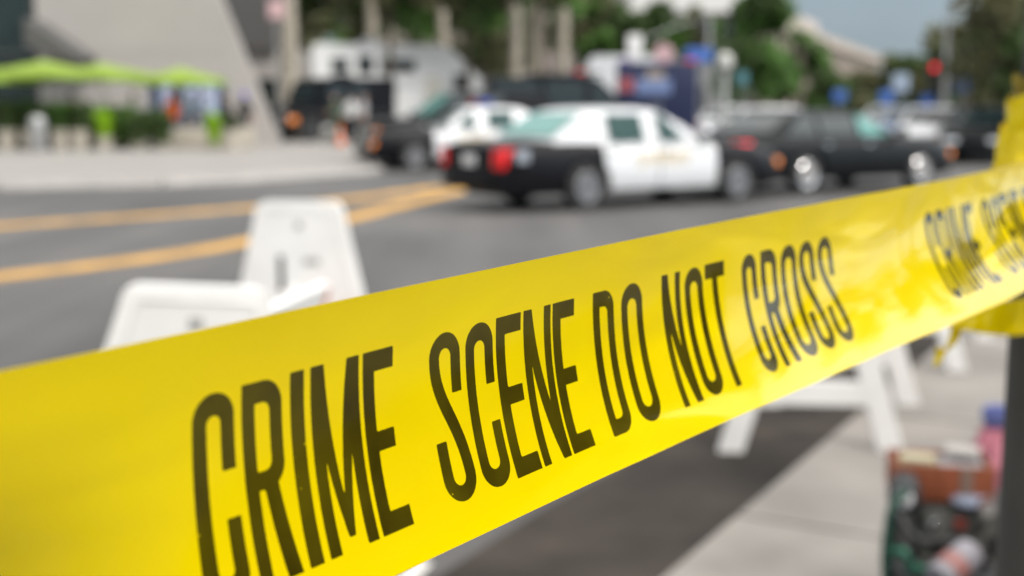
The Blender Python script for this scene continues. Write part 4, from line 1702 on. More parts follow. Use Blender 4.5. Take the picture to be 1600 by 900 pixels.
# unseen shop block, added to shade the tape and darken what it reflects
sf = thing('added_shop_building', 'brown brick shop building added out of view to darken the tape', 'building', (k0.x + kn.x * 7.5 - kd.x * 6, k0.y + kn.y * 7.5 - kd.y * 6, 0), math.atan2(kd.y, kd.x))
gm = MB()
gm.box((0, -4, 3.6), (22, 8, 7.2), mat('brown_brick', (.13, .085, .06), .85, var=.3, scale=3))
part(gm, 'wall', sf)
for k in range(5):
    gm = MB()
    gm.box((-8.8 + k * 4.4, .03, 1.5), (3.4, .07, 2.3), M_GLAZ)
    part(gm, 'window', sf)
gm = MB()
gm.box((0, .5, 3.1), (21.8, 1.1, .14), M_GLAZ)
part(gm, 'canopy', sf)
gm = MB()
gm.box((0, -3.9, 7.3), (22.4, 8.4, .2), M_WALLG)
part(gm, 'roof', sf)

gl = thing('glass_building', 'dark green glazed building at the left edge behind the parasols', 'building', (0, 0, 0))
gm = MB()
gm.box((x_l - 8.02, YB + 6, 7), (16, 11, 13.8), M_GLAZ)
part(gm, 'wall', gl)
gm = MB()
for k in range(9):
    gm.box((x_l - .3 - k * 1.6, YB + .46, 7), (.09, .09, 13.8), M_MULL)
for z in (.6, 3.4, 6.2, 9.0, 11.8):
    gm.box((x_l - 8.02, YB + .44, z), (16, .12, .14), M_MULL)
part(gm, 'mullions', gl)

g2 = thing('grey_building', 'dark grey building block rising between the slanted wall and the trees', 'building', (0, 0, 0))
YG = 63
gm = MB()
gm.box(((gx(330, YG) + gx(432, YG)) / 2, YG + 5, 9.2), (gx(432, YG) - gx(330, YG), 10, 10), M_WALLG)
part(gm, 'upper_storey', g2)
gm = MB()
gm.box(((gx(330, YG) + gx(470, YG)) / 2, YG + 5.4, 2.15), (gx(470, YG) - gx(330, YG), 9.8, 4.04), M_WALLW)
part(gm, 'wall', g2)
gm = MB()
gm.box(((gx(405, YG) + gx(428, YG)) / 2, YG + .48, 1.6), (.9, .06, 2.4), M_GLAZ)
part(gm, 'door', g2)

# white building beyond the trucks
YW = 84
wb = thing('white_building', 'white office building with an overhanging upper floor beyond the trees', 'building', (0, 0, 0))
wx0, wx1 = gx(985, YW), gx(1195, YW)
gm = MB()
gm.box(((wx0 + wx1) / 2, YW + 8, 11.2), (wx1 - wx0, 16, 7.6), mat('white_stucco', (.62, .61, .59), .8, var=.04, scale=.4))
part(gm, 'upper_storey', wb)
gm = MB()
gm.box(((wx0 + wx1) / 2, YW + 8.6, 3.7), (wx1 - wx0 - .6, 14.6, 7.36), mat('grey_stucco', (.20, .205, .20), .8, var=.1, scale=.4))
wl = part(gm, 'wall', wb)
for k in range(5):
    for z in (2.0, 5.6):
        gm = MB()
        gm.box((wx0 + 1.2 + k * 1.75, YW + 1.28, z), (1.2, .06, 1.6), M_BEIGED)
        part(gm, 'window', wl)
for k in range(5):
    gm = MB()
    gm.box((wx0 + 1.1 + k * 1.75, YW - .02, 10.6), (1.2, .06, 1.5), mat('pale_glass', (.30, .33, .35), .2))
    part(gm, 'window', wb)
gm = MB()
gm.box(((wx0 + wx1) / 2, YW - .25, 7.30), (wx1 - wx0 + .4, .9, .22), M_WALLG)
part(gm, 'ledge', wb)

# long colonnaded building receding on the right
cA, cB = Vector((gx(1180, 88), 88)), Vector((gx(1368, 165), 165))
cd = (cB - cA)
cl = cd.length
cang = math.atan2(cd.y, cd.x)
cb_ = thing('colonnade_building', 'beige building with a long row of pillars receding behind the trees on the right', 'building', (cA.x, cA.y, 0), cang)
gm = MB()
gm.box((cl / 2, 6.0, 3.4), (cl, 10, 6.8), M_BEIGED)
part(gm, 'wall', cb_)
gm = MB()
gm.box((cl / 2, 5.4, 7.25), (cl + .8, 12, .9), M_BEIGE)
part(gm, 'cornice', cb_)
for k in range(27):
    gm = MB()
    x = .6 + k * (cl - 1.2) / 26
    gm.box((x, .2, 3.4), (.85, .9, 6.8), M_BEIGE)
    part(gm, 'pillar', cb_)
gm = MB()
gm.box((cl / 2, .3, .35), (cl + .4, 1.6, .7), M_BEIGE)
part(gm, 'plinth', cb_)
pk = thing('pinkish_tower', 'taller pale pink building stepped back above the pillared one', 'building', (cA.x, cA.y, 0), cang)
gm = MB()
gm.box((62, 22, 7.2), (120, 18, 14.4), mat('pink_stone', (.44, .375, .345), .8, var=.04, scale=.3))
part(gm, 'wall', pk)
gm = MB()
for k in range(19):
    for z in (8.9, 12.0):
        gm.box((5.5 + k * 6, 12.97, z), (3.4, .08, 1.5), mat('pink_glass', (.36, .33, .33), .3))
part(gm, 'window', pk)

# ------------------------------------------------------------------ trees
def crown_mesh(mb, c, rad, n, leaf, mats, seed, clumps=26, squash=.8):
    rg = random.Random(seed)
    cl_ = []
    for _ in range(clumps):
        while True:
            p = Vector((rg.uniform(-1, 1), rg.uniform(-1, 1), rg.uniform(-1, 1)))
            if .25 < p.length < 1:
                break
        cl_.append((Vector((p.x * rad, p.y * rad, p.z * rad * squash)), rg.uniform(.20, .40) * rad, rg.choice(mats)))
    vs, fs, ms = [], [], []
    for i in range(n):
        cc, rr, mt = cl_[i % clumps]
        d = Vector((rg.gauss(0, 1), rg.gauss(0, 1), rg.gauss(0, 1)))
        d = d.normalized() * rr * rg.random() ** .45
        p = Vector(c) + cc + d
        nn = Vector((rg.gauss(0, 1), rg.gauss(0, 1), rg.gauss(0, 1) + .5)).normalized()
        u = nn.orthogonal().normalized()
        u = Matrix.Rotation(rg.uniform(0, 6.28), 3, nn) @ u
        v = nn.cross(u)
        s1 = leaf * rg.uniform(.6, 1.3)
        s2 = s1 * .5
        b = len(mb.v)
        mb.v += [tuple(p - u * s1), tuple(p + v * s2 + nn * s2 * .3), tuple(p + u * s1), tuple(p - v * s2 + nn * s2 * .3)]
        mb.f.append((b, b + 1, b + 2, b + 3))
        mb.m.append(mb.mi(mt))
    return cl_


def tree(label, loc, h, cr, seed, mats, bark=M_BARKD, tr=.18, leaf=.26, n=2600, crown_z=None, group=None, squash=.8, cat='tree', name='tree'):
    rg = random.Random(seed)
    t = thing(name, label, cat, loc, 0, group)
    cz = crown_z if crown_z is not None else h - cr * squash
    m = MB()
    cl_ = crown_mesh(m, (0, 0, cz), cr, n, leaf, mats, seed, squash=squash)
    part(m, 'crown', t, smooth=0)
    m = MB()
    bend = Vector((rg.uniform(-.25, .25), rg.uniform(-.25, .25), 0))
    pts = [Vector((0, 0, -.02)), Vector((0, 0, .2)) + bend * .1, Vector((0, 0, cz * .5)) + bend * .6, Vector((0, 0, cz)) + bend, Vector((0, 0, cz + cr * .4)) + bend]
    m.tube(pts, [tr * 1.35, tr, tr * .8, tr * .55, tr * .2], bark, n=10)
    for k in range(7):
        b, rr, _ = cl_[k * 3]
        st_ = pts[2].lerp(pts[3], .3 + .1 * k)
        en = Vector((0, 0, cz)) + b
        m.tube([st_, st_.lerp(en, .5) + Vector((0, 0, .2)), en], [tr * .42, tr * .28, tr * .1], bark, n=7)
    part(m, 'trunk', t)
    return t


GT = 'trees behind the parked vehicles'
DK = [M_LEAFA, M_LEAFC, M_LEAFA, M_LEAFC]
OL = [M_LEAFC, M_LEAFC, M_LEAFA, M_LEAFB]
GR = [M_LEAFB, M_LEAFB, M_LEAFA]
# backdrop of dark trees behind the motor home, left to right
tree('dark tree with a pale trunk just right of the grey building', (gx(500, 68), 68, .13), 9.5, 2.6, 11, DK, M_BARKP, .22, group=GT)
tree('dark tree whose crown hangs above the left half of the motor home', (gx(575, 72), 72, .13), 10, 3.0, 12, OL, M_BARKP, .30, group=GT)
tree('dark tree whose crown hangs above the middle of the motor home', (gx(650, 78), 78, 0), 10, 3.2, 13, DK, M_BARKP, .26, group=GT)
tree('green tree above the raked front of the motor home', (gx(715, 70), 70, 0), 9, 2.5, 14, GR, M_BARKP, .24, group=GT)
tree('dark tree behind the pale palm trunks', (gx(800, 84), 84, 0), 10, 3.4, 15, DK, M_BARKD, .25, group=GT)
tree('olive brown tree between the palm trunks and the white building', (gx(905, 76), 76, 0), 9.5, 2.9, 16, OL, M_BARKD, .25, group=GT)
tree('low dark tree behind the white van', (gx(960, 66), 66, 0), 5.6, 1.8, 17, GR, M_BARKD, .16, group=GT)
tree('low dark tree left of the palm trunks above the police cars', (gx(765, 62), 62, 0), 5.4, 1.8, 18, DK, M_BARKD, .16, group=GT)
tree('olive tree in front of the left pale palm trunk behind the motor home', (gx(612, 58), 58, 0), 9.2, 2.0, 71, OL, M_BARKD, .15, crown_z=7.0, group=GT)
tree('dark olive tree between the two palms right of the motor home', (gx(735, 57), 57, 0), 9.0, 2.0, 72, OL, M_BARKD, .15, crown_z=6.6, group=GT)
tree('leafy tree overlapping the three close palm trunks', (gx(850, 49), 49, 0), 8.4, 1.5, 73, OL, M_BARKD, .13, crown_z=6.3, n=1500, group=GT)
tree('green tree in front of the left end of the white building', (gx(1010, 62), 62, 0), 6.5, 1.5, 74, GR, M_BARKD, .15, crown_z=4.9, group=GT)
tree('thin olive tree in front of the middle of the white building', (gx(1085, 64), 64, 0), 6.8, 1.5, 75, OL, M_BARKD, .15, crown_z=5.2, n=1500, group=GT)
tree('dark leafy tree before the corner of the white building and the pink tower', (gx(1180, 66), 66, 0), 7.8, 1.7, 76, GR, M_BARKD, .16, crown_z=6.2, group=GT)
tree('small leafy tree against the middle of the pillared building', (gx(1262, 74), 74, 0), 5.4, 1.3, 77, GR, M_BARKD, .14, crown_z=4.0, group=GT)
GH = 'far trees closing the view between the buildings'
for k, (px, Y, h, cr) in enumerate([(455, 100, 12, 4.6), (540, 104, 13, 5.0), (630, 108, 13, 5.0), (715, 104, 13, 5.0), (800, 108, 13, 5.0), (880, 106, 13, 5.0), (950, 100, 11, 4.4)]):
    tree(['tall shaded tree far behind the grey building', 'tall shaded tree far behind the left end of the motor home', 'tall shaded tree far behind the middle of the motor home', 'tall shaded tree far behind the front of the motor home', 'tall shaded tree far behind the police van', 'tall shaded tree far behind the white van', 'tall shaded tree at the left corner of the white building'][k],
         (gx(px, Y), Y, 0), h, cr, 40 + k, OL if k % 2 else [M_LEAFB, M_LEAFC, M_LEAFC], M_BARKD, .3, leaf=.42, n=1700, crown_z=h * .48, squash=1.05, group=GH)

# palms with pale trunks
def palm(label, loc, h, r_, seed, bark=M_BARKP, fr=2.4, group=None):
    rg = random.Random(seed)
    t = thing('palm_tree', label, 'palm', loc, rg.uniform(0, 6), group)
    m = MB()
    pts = [Vector((0, 0, -.02)), Vector((0, 0, .4)), Vector((.03, 0, h * .5)), Vector((0, .05, h))]
    m.tube(pts, [r_ * 1.35, r_, r_ * .92, r_ * .8], bark, n=14)
    for k in range(int(h / .28)):
        z = .3 + k * .28
        m.lathe([(r_ * 1.0, -.02), (r_ * 1.03, 0), (r_ * 1.0, .02)], bark, c=(.02, .02, z), n=14)
    part(m, 'trunk', t)
    for k in range(16):
        a = 2 * PI * k / 16 + rg.uniform(-.15, .15)
        el = rg.uniform(-.2, 1.0)
        m = MB()
        L = fr * rg.uniform(.85, 1.1)
        sp = []
        for i in range(9):
            u = i / 8
            rr = L * u * math.cos(el * (1 - u * .4))
            z = h + L * (u * math.sin(el) - .55 * u * u)
            sp.append(Vector((rr * math.cos(a), rr * math.sin(a), z)))
        m.tube(sp, [.03 * (1 - .8 * i / 8) for i in range(9)], M_LEAFB, n=5)
        sd_ = Vector((-math.sin(a), math.cos(a), 0))
        for i in range(1, 9):
            for j in range(4):
                p = sp[i - 1].lerp(sp[i], j / 4)
                for s_ in (-1, 1):
                    ll = .55 * (1 - .5 * i / 9)
                    q = p + sd_ * s_ * ll + Vector((0, 0, -.25)) + (sp[i] - sp[i - 1]) * .6
                    dd = (sp[i] - sp[i - 1]) * .13
                    m.add([p - dd, p + dd, q], [(0, 1, 2)], M_LEAFB if (i + j) % 2 else M_LEAFA)
        part(m, 'frond', t, smooth=0)
    return t


GP = 'palms with pale trunks'
palm('thick pale palm trunk beside the grey building, nearest of the pale trunks', (gx(453, 53), 53, .13), 9.5, .36, 1, group=GP)
palm('pale palm trunk rising behind the left half of the motor home', (gx(582, 62), 62, 0), 10, .30, 2, group=GP)
palm('pale palm trunk rising behind the front of the motor home', (gx(692, 64), 64, 0), 10, .26, 3, group=GP)
palm('left one of three pale palm trunks close together above the police van', (gx(806, 56), 56, 0), 9, .26, 4, group=GP)
palm('middle one of three pale palm trunks close together above the police van', (gx(841, 52), 52, 0), 9, .30, 5, group=GP)
palm('right one of three pale palm trunks close together above the police van', (gx(879, 58), 58, 0), 9, .26, 6, group=GP)
palm('dark trunked palm in front of the pillared building', (gx(1246, 62), 62, 0), 4.9, .30, 7, M_BARKD, .9)
palm('tall palm with its crown against the corner of the pink building', (gx(1192, 70), 70, 0), 7.0, .22, 8, M_BARKD, 1.8)

# right hand trees
GS = 'street trees on the right'
tree('bright green tree right of the navy truck', (gx(1168, 54), 54, 0), 4.3, 1.55, 21, GR, M_BARKD, .14, leaf=.2, group=GS)
tree('bright green bushy tree left of the dark palm trunk', (gx(1208, 60), 60, 0), 3.9, 1.3, 22, GR, M_BARKD, .14, leaf=.2, group=GS)
tree('green tree right of the dark palm trunk', (gx(1285, 70), 70, 0), 3.3, 1.4, 23, GR, M_BARKD, .14, leaf=.22, group=GS)
tree('small green tree below the far end of the pillared building', (gx(1335, 80), 80, 0), 3.3, 1.5, 24, DK, M_BARKD, .14, leaf=.25, group=GS)
tree('olive tree in the gap left of the traffic light', (gx(1395, 90), 90, 0), 4.6, 2.0, 25, OL, M_BARKD, .16, leaf=.28, group=GS)
tree('dark green tree right behind the traffic light pole', (gx(1452, 85), 85, 0), 4.8, 2.0, 26, DK, M_BARKD, .16, leaf=.28, group=GS)
tree('dark tree between the traffic light pole and the big right hand tree', (gx(1508, 60), 60, 0), 5.4, 1.9, 27, DK, M_BARKD, .2, leaf=.25, group=GS)
tree('big dark tree filling the top right corner', (gx(1598, 36), 36, 0), 7.5, 2.15, 28, DK, M_BARKD, .22, leaf=.18, n=4200, crown_z=4.2, squash=1.25, group=GS)
tree('tall dark tree outermost on the right behind the post', (gx(1690, 42), 42, 0), 9, 2.6, 29, DK, M_BARKD, .25, leaf=.2, n=3600, crown_z=5, squash=1.3, group=GS)
GN = 'unseen trees added for the tape to reflect'  # two unseen trees, added to break up the reflection in the tape
tree('broad tree added out of view right of the post for the tape sheen', (12.5, 8.5, .02), 6.5, 2.3, 33, OL, M_BARKD, .18, leaf=.16, n=3200, group=GN)
tree('second broad tree added out of view further along for the tape sheen', (17.5, 16.5, .02), 7, 2.6, 34, DK, M_BARKD, .18, leaf=.18, n=3200, group=GN)
GF = 'hazy row of trees at the end of the street'
for k, (px, Y) in enumerate([(1260, 120), (1330, 140), (1372, 170), (1412, 185), (1450, 170), (1490, 140), (1540, 120), (1100, 120), (1030, 125)]):
    tree(['distant tree at the near end of the pillared building', 'distant tree halfway along the pillared building', 'distant tree at the far corner of the pillared building', 'distant tree in the middle of the street gap', 'distant tree right above the red traffic light', 'distant tree right of the traffic light pole', 'distant tree low behind the big right hand tree', 'distant tree under the ledge of the white building', 'distant tree below the left part of the white building'][k],
         (gx(px, Y), Y, 0), 4.6 + .4 * (k % 3), 3.0, 60 + k, DK if k % 2 else OL, M_BARKD, .22, leaf=.40, n=1500, crown_z=2.6, squash=.75, group=GF)

# hills of low buildings beyond so that the horizon is closed
hb = MB()
for k in range(14):
    hb.box((-180 + k * 30, 330 + 20 * (k % 3), 3), (29, 20, 6 + 2 * (k % 2)), mat('far_block', (.16, .17, .17), .9))
o = hb.build('hills')
struct(o)

# ------------------------------------------------------------------ cafe
def parasol(label, px, Y, peak, rad, rot):
    t = thing('parasol', label, 'parasol', (gx(px, Y), Y, .13), rot, 'lime parasols')
    m = MB()
    m.lathe([(.25, 0), (.25, .06), (.04, .09)], M_STEELG, n=16)
    part(m, 'base', t)
    m = MB()
    m.tube([(0, 0, .05), (0, 0, peak + .05)], .024, M_WHITES, n=10)
    part(m, 'pole', t)
    m = MB()
    vs, fs = [(0, 0, peak)], []
    n, kk = 8, 6
    for i in range(1, kk + 1):
        u = i / kk
        for k in range(n * 2):
            a = PI * k / n
            sc = 1 if k % 2 == 0 else .94
            sag = 0 if k % 2 == 0 else -.05 * math.sin(u * PI * .7)
            vs.append((rad * u * sc * math.cos(a), rad * u * sc * math.sin(a), peak - .40 * u ** .85 + sag))
    N = n * 2
    fs = [(0, 1 + k, 1 + (k + 1) % N) for k in range(N)]
    for i in range(kk - 1):
        for k in range(N):
            fs.append((1 + i * N + k, 1 + i * N + (k + 1) % N, 1 + (i + 1) * N + (k + 1) % N, 1 + (i + 1) * N + k))
    b = len(vs)
    for k in range(N):
        x, y, z = vs[1 + (kk - 1) * N + k]
        vs.append((x * 1.005, y * 1.005, z - .16))
    for k in range(N):
        fs.append((1 + (kk - 1) * N + k, 1 + (kk - 1) * N + (k + 1) % N, b + (k + 1) % N, b + k))
    m.add(vs, fs, M_LIME)
    part(m, 'canopy', t, smooth=20)
    return t


parasol('lime green parasol cut off by the left edge', -30, 41, 2.66, 2.1, .1)
parasol('tallest lime green parasol in front of the dark glazing', 72, 41.5, 2.80, 2.1, .4)
parasol('lime green parasol in front of the pale wall left of the window', 162, 43, 2.76, 2.0, .2)
parasol('lime green parasol above the person in orange', 284, 42.5, 2.62, 1.55, .5)


def leafy(parent, c, h, rad, n, mt, seed, name='foliage'):
    rg = random.Random(seed)
    m = MB()
    for i in range(n):
        a = rg.uniform(0, 2 * PI)
        r0 = rad * .35 * rg.random()
        lean = rg.uniform(.1, 1.0) * rad
        hh = h * rg.uniform(.55, 1.0)
        p = Vector(c) + Vector((r0 * math.cos(a), r0 * math.sin(a), 0))
        q = p + Vector((lean * math.cos(a) * .5, lean * math.sin(a) * .5, hh * .7))
        e = p + Vector((lean * math.cos(a), lean * math.sin(a), hh * (1.0 - .25 * lean / rad)))
        sd_ = Vector((-math.sin(a), math.cos(a), 0)) * rg.uniform(.012, .028)
        m.add([p - sd_, p + sd_, q + sd_, q - sd_, e], [(0, 1, 2, 3), (3, 2, 4)], mt)
    return part(m, name, parent, smooth=0)


for k, (px, hh, rr, mt, lab, pot) in enumerate([
    (8, .95, .55, M_LEAFA, 'cream planter with dark reeds at the left edge of the terrace', 1), (92, .85, .5, M_LEAFB, 'cream planter with green grasses under the tallest parasol', 1), (122, .75, .45, M_LEAFA, 'cream planter with dark leaves beside the green grasses', 1),
    (160, .85, .32, M_LEAFL, 'small planter with bright lime shoots left of the dark bush', 0), (214, .95, .42, M_LEAFA, 'planter with a tall dark bush, left of two dark bushes', 1), (252, .95, .42, M_LEAFA, 'planter with a tall dark bush beside the person in orange', 1),
    (333, .95, .32, M_LEAFL, 'small planter with bright lime shoots near the person in the blue cap', 0), (360, .5, .3, M_LEAFA, 'low planter with dark leaves at the end of the terrace', 1), (45, .7, .4, M_LEAFA, 'low dark planter between the reeds and the green grasses', 1)]):
    Y = 40.2
    t = thing('planter', lab, 'planter', (gx(px, Y), Y, .13), 0, 'planters along the cafe terrace')
    ph = .62 if pot else .40
    if hh > .9 and px > 200:
        ph = .20
    m = MB()
    m.lathe([(.22, 0), (.30, ph * .9), (.33, ph * .92), (.33, ph), (.28, ph), (.27, ph - .06), (.001, ph - .06)], M_POT, n=20)
    part(m, 'pot', t)
    leafy(t, (0, 0, ph - .07), hh * 1.25, rr * 1.15, 520, mt, 100 + k)

for k, (a, b, lab) in enumerate([(-40, 62, 'clipped green hedge at the left edge of the terrace'), (66, 142, 'green hedge behind the litter bin and planters'), (146, 205, 'green hedge in front of the person in grey'), (210, 262, 'dark hedge between the bushes left of the person in orange')]):
    Y = 41.2
    t = thing('hedge', lab, 'hedge', ((gx(a, Y) + gx(b, Y)) / 2, Y, .13), 0, 'terrace hedges')
    L_ = gx(b, Y) - gx(a, Y)
    hh = (1.42, 1.40, 1.28, 1.15)[k]
    rg = random.Random(200 + k)
    m = MB()
    for i in range(1500):
        p = Vector((rg.uniform(-L_ / 2, L_ / 2), rg.uniform(-.3, .3), .25 + (hh - .25) * rg.random() ** .7 + .12 * math.sin(i)))
        nn = Vector((rg.gauss(0, 1), rg.gauss(0, 1), rg.gauss(0, 1) + .4)).normalized()
        u = nn.orthogonal().normalized()
        u = Matrix.Rotation(rg.uniform(0, 6.28), 3, nn) @ u
        v = nn.cross(u)
        q = rg.uniform(.05, .11)
        m.add([p - u * q, p + v * q * .5, p + u * q, p - v * q * .5], [(0, 1, 2, 3)], M_LEAFA if rg.random() < (.6 if k == 3 else .2) else (M_LEAFL if rg.random() < .12 else M_LEAFB))
    part(m, 'foliage', t, smooth=0)
    m = MB()
    for i in range(int(L_ / .35)):
        m.tube([(-L_ / 2 + .2 + i * .35, 0, 0), (-L_ / 2 + .2 + i * .35 + .05, .03, hh * .6)], .018, M_BARKD, n=6)
    part(m, 'stems', t)

# low cream terrace wall in two stretches
for k, (a, b, lab) in enumerate([(20, 200, 'low cream terrace wall on the left behind the planters'), (268, 395, 'low cream terrace wall on the right by the lime shoots')]):
    m = MB()
    Y = 41.85
    m.box(((gx(a, Y) + gx(b, Y)) / 2, Y, .13 + .34), (gx(b, Y) - gx(a, Y), .25, .68), M_POT, bev=.015)
    tag(m.build('terrace_wall'), lab, 'wall', 'low terrace walls')

bn = thing('litter_bin', 'grey metal litter bin with a domed lid on the terrace', 'bin', (gx(57, 39.2), 39.2, .13))
m = MB()
m.lathe([(.22, 0), (.25, .05), (.25, .80), (.22, .82)], M_STEELG, n=20)
part(m, 'body', bn)
m = MB()
m.lathe([(.26, .83), (.26, .90), (.20, 1.02), (.08, 1.08), (.01, 1.09)], M_STEELG, n=20)
part(m, 'lid', bn)


def cafe_table(label, px, Y):
    t = thing('cafe_table', label, 'table', (gx(px, Y), Y, .13), 0, 'cafe tables')
    m = MB()
    m.lathe([(.38, .72), (.39, .735), (.38, .75)], M_WHITES, n=24)
    part(m, 'tabletop', t)
    m = MB()
    m.lathe([(.22, 0), (.22, .02), (.03, .05), (.03, .72)], M_STEELG, n=16)
    part(m, 'pedestal', t)
    return t


def cafe_chair(label, px, Y, rz):
    t = thing('cafe_chair', label, 'chair', (gx(px, Y), Y, .13), rz, 'cafe chairs')
    m = MB()
    m.box((0, 0, .45), (.42, .42, .03), M_BLKPL, bev=.01)
    part(m, 'seat', t)
    m = MB()
    m.box((0, .20, .72), (.40, .03, .34), M_BLKPL, bev=.01)
    part(m, 'backrest', t)
    for sx_ in (-1, 1):
        for sy in (-1, 1):
            m = MB()
            m.tube([(sx_ * .19, sy * .19, 0), (sx_ * .18, sy * .18, .44)], .014, M_STEELG, n=8)
            if sy == 1:
                m.tube([(sx_ * .18, .19, .44), (sx_ * .18, .215, .86)], .013, M_STEELG, n=8)
            part(m, 'leg', t)
    return t


cafe_table('round cafe table left of the person in orange', 228, 43.6)
cafe_table('round cafe table under the parasol in front of the pale wall', 150, 43.8)


# ------------------------------------------------------------------ people
def person(label, loc, rz, shirt, trousers, pose='stand', hat=None, hair=M_HAIR, group='bystanders and officers', sleeve=False, bag=None, arms='down', shorts=False):
    t = thing('person', label, 'person', loc, rz, group)
    V = Vector
    sit = pose == 'sit'
    ph = .47 if sit else .93
    J = {}
    J['pelvis'] = V((0, 0, ph))
    J['waist'] = V((0, .01, ph + .16))
    J['chest'] = V((0, .0, ph + .36))
    J['neck0'] = V((0, .01, ph + .50))
    J['neck'] = V((0, 0, ph + .57))
    J['head0'] = V((0, -.01, ph + .66))
    J['head1'] = V((0, -.015, ph + .75))
    J['crown'] = V((0, 0, ph + .81))
    J['nose'] = V((0, -.095, ph + .68))
    rad = dict(pelvis=(.165, .115), waist=(.15, .105), chest=(.185, .12), neck0=(.11, .08), neck=(.055, .055), head0=(.075, .09), head1=(.078, .10), crown=(.04, .05), nose=(.014, .014))
    E = [('pelvis', 'waist'), ('waist', 'chest'), ('chest', 'neck0'), ('neck0', 'neck'), ('neck', 'head0'), ('head0', 'head1'), ('head1', 'crown'), ('head0', 'nose')]
    zone = {('pelvis', 'waist'): 1, ('waist', 'chest'): 1, ('chest', 'neck0'): 1}
    for s_, n_ in ((-1, 'l'), (1, 'r')):
        if sit:
            J['hip' + n_] = V((s_ * .10, -.02, ph - .02))
            J['knee' + n_] = V((s_ * .14, -.43, ph + .01))
            J['ank' + n_] = V((s_ * .14, -.45, .09))
        else:
            st_ = .08 * s_ if arms == 'walk' else 0
            J['hip' + n_] = V((s_ * .095, 0, ph - .06))
            J['knee' + n_] = V((s_ * .11, -.02 - st_, .50))
            J['ank' + n_] = V((s_ * .12, .03 - st_ * 1.6, .09))
        J['toe' + n_] = J['ank' + n_] + V((s_ * .02, -.17, -.055))
        J['sh' + n_] = V((s_ * .19, .0, ph + .47))
        if arms == 'fold' or sit:
            J['el' + n_] = V((s_ * .25, -.05, ph + .20))
            J['wr' + n_] = V((s_ * .13, -.28, ph + .20))
            hd = V((-s_ * .25, -.9, .05))
        else:
            sw = .08 * s_ if arms == 'walk' else .0
            J['el' + n_] = V((s_ * .25, .03 + sw, ph + .18))
            J['wr' + n_] = V((s_ * .27, -.06 + sw * 2, ph - .07))
            hd = V((0, -.25, -1))
        hd.normalize()
        pal = J['wr' + n_] + hd * .07
        J['palm' + n_] = pal
        rad.update({'hip' + n_: (.10, .10), 'knee' + n_: (.062, .062), 'ank' + n_: (.042, .045), 'toe' + n_: (.038, .028), 'sh' + n_: (.062, .062), 'el' + n_: (.045, .045), 'wr' + n_: (.028, .030), 'palm' + n_: (.036, .020)})
        E += [('pelvis', 'hip' + n_), ('hip' + n_, 'knee' + n_), ('knee' + n_, 'ank' + n_), ('ank' + n_, 'toe' + n_), ('neck0', 'sh' + n_), ('sh' + n_, 'el' + n_), ('el' + n_, 'wr' + n_), ('wr' + n_, 'palm' + n_)]
        zone.update({('pelvis', 'hip' + n_): 2, ('hip' + n_, 'knee' + n_): 2, ('knee' + n_, 'ank' + n_): 0 if shorts else 2, ('ank' + n_, 'toe' + n_): 3, ('neck0', 'sh' + n_): 1, ('sh' + n_, 'el' + n_): 1, ('el' + n_, 'wr' + n_): 1 if sleeve else 0})
        sdv = hd.cross(V((s_, 0, 0))).normalized()
        wv_ = V((0, 1, 0)) if abs(hd.z) > .6 else V((0, 0, 1))
        for k, (off, ln) in enumerate(((-.030, .070), (-.010, .082), (.010, .076), (.028, .060))):
            a = 'f%d%s' % (k, n_)
            J[a] = pal + hd * (.035 + ln * .5) + wv_ * off
            J[a + 'b'] = pal + hd * (.03 + ln) + wv_ * off + V((-s_ * .018, -.006, 0))
            rad[a] = (.0095, .0095)
            rad[a + 'b'] = (.008, .008)
            E += [('palm' + n_, a), (a, a + 'b')]
        a = 't' + n_
        J[a] = J['wr' + n_] + hd * .055 - wv_ * .045 + V((-s_ * .012, 0, 0))
        J[a + 'b'] = J[a] + hd * .04 + V((-s_ * .01, 0, 0))
        rad[a] = (.011, .011)
        rad[a + 'b'] = (.009, .009)
        E += [('wr' + n_, a), (a, a + 'b')]
    names = list(J)
    ix = {k: i for i, k in enumerate(names)}
    me = bpy.data.meshes.new('body')
    me.from_pydata([J[k] for k in names], [(ix[a], ix[b]) for a, b in E], [])
    o = bpy.data.objects.new('body', me)
    C.objects.link(o)
    md = o.modifiers.new('s', 'SKIN')
    md.use_smooth_shade = True
    for k in names:
        sv = me.skin_vertices[0].data[ix[k]]
        sv.radius = rad[k]
        sv.use_root = k == 'pelvis'
    o.modifiers.new('d', 'SUBSURF').levels = 1
    dg = bpy.context.evaluated_depsgraph_get()
    nm = bpy.data.meshes.new_from_object(o.evaluated_get(dg))
    bpy.data.objects.remove(o)
    nm.name = 'body'
    nm.materials.clear()
    for q in (M_SKIN, shirt, trousers, M_SHOE):
        nm.materials.append(q)
    A = np.array([J[a] for a, b in E])
    B = np.array([J[b] for a, b in E])
    zz = np.array([zone.get(e_, 0) for e_ in E])
    rr_ = np.array([max(rad[a][0], rad[b][0]) for a, b in E])
    for p in nm.polygons:
        c = np.array(p.center)
        ab = B - A
        tt = np.clip(((c - A) * ab).sum(1) / ((ab ** 2).sum(1) + 1e-9), 0, 1)
        d = np.linalg.norm(A + ab * tt[:, None] - c, axis=1) / rr_
        p.material_index = int(zz[d.argmin()])
        if abs(c[0]) < .2 and ph - .05 < c[2] < ph + .05 and not sit:
            p.material_index = 2
        p.use_smooth = True
    body = bpy.data.objects.new('body', nm)
    C.objects.link(body)
    body.parent = t
    hc = J['head1']
    m = MB()
    prof = [(.088, -.03), (.100, .02), (.090, .07), (.055, .105), (.002, .118)]
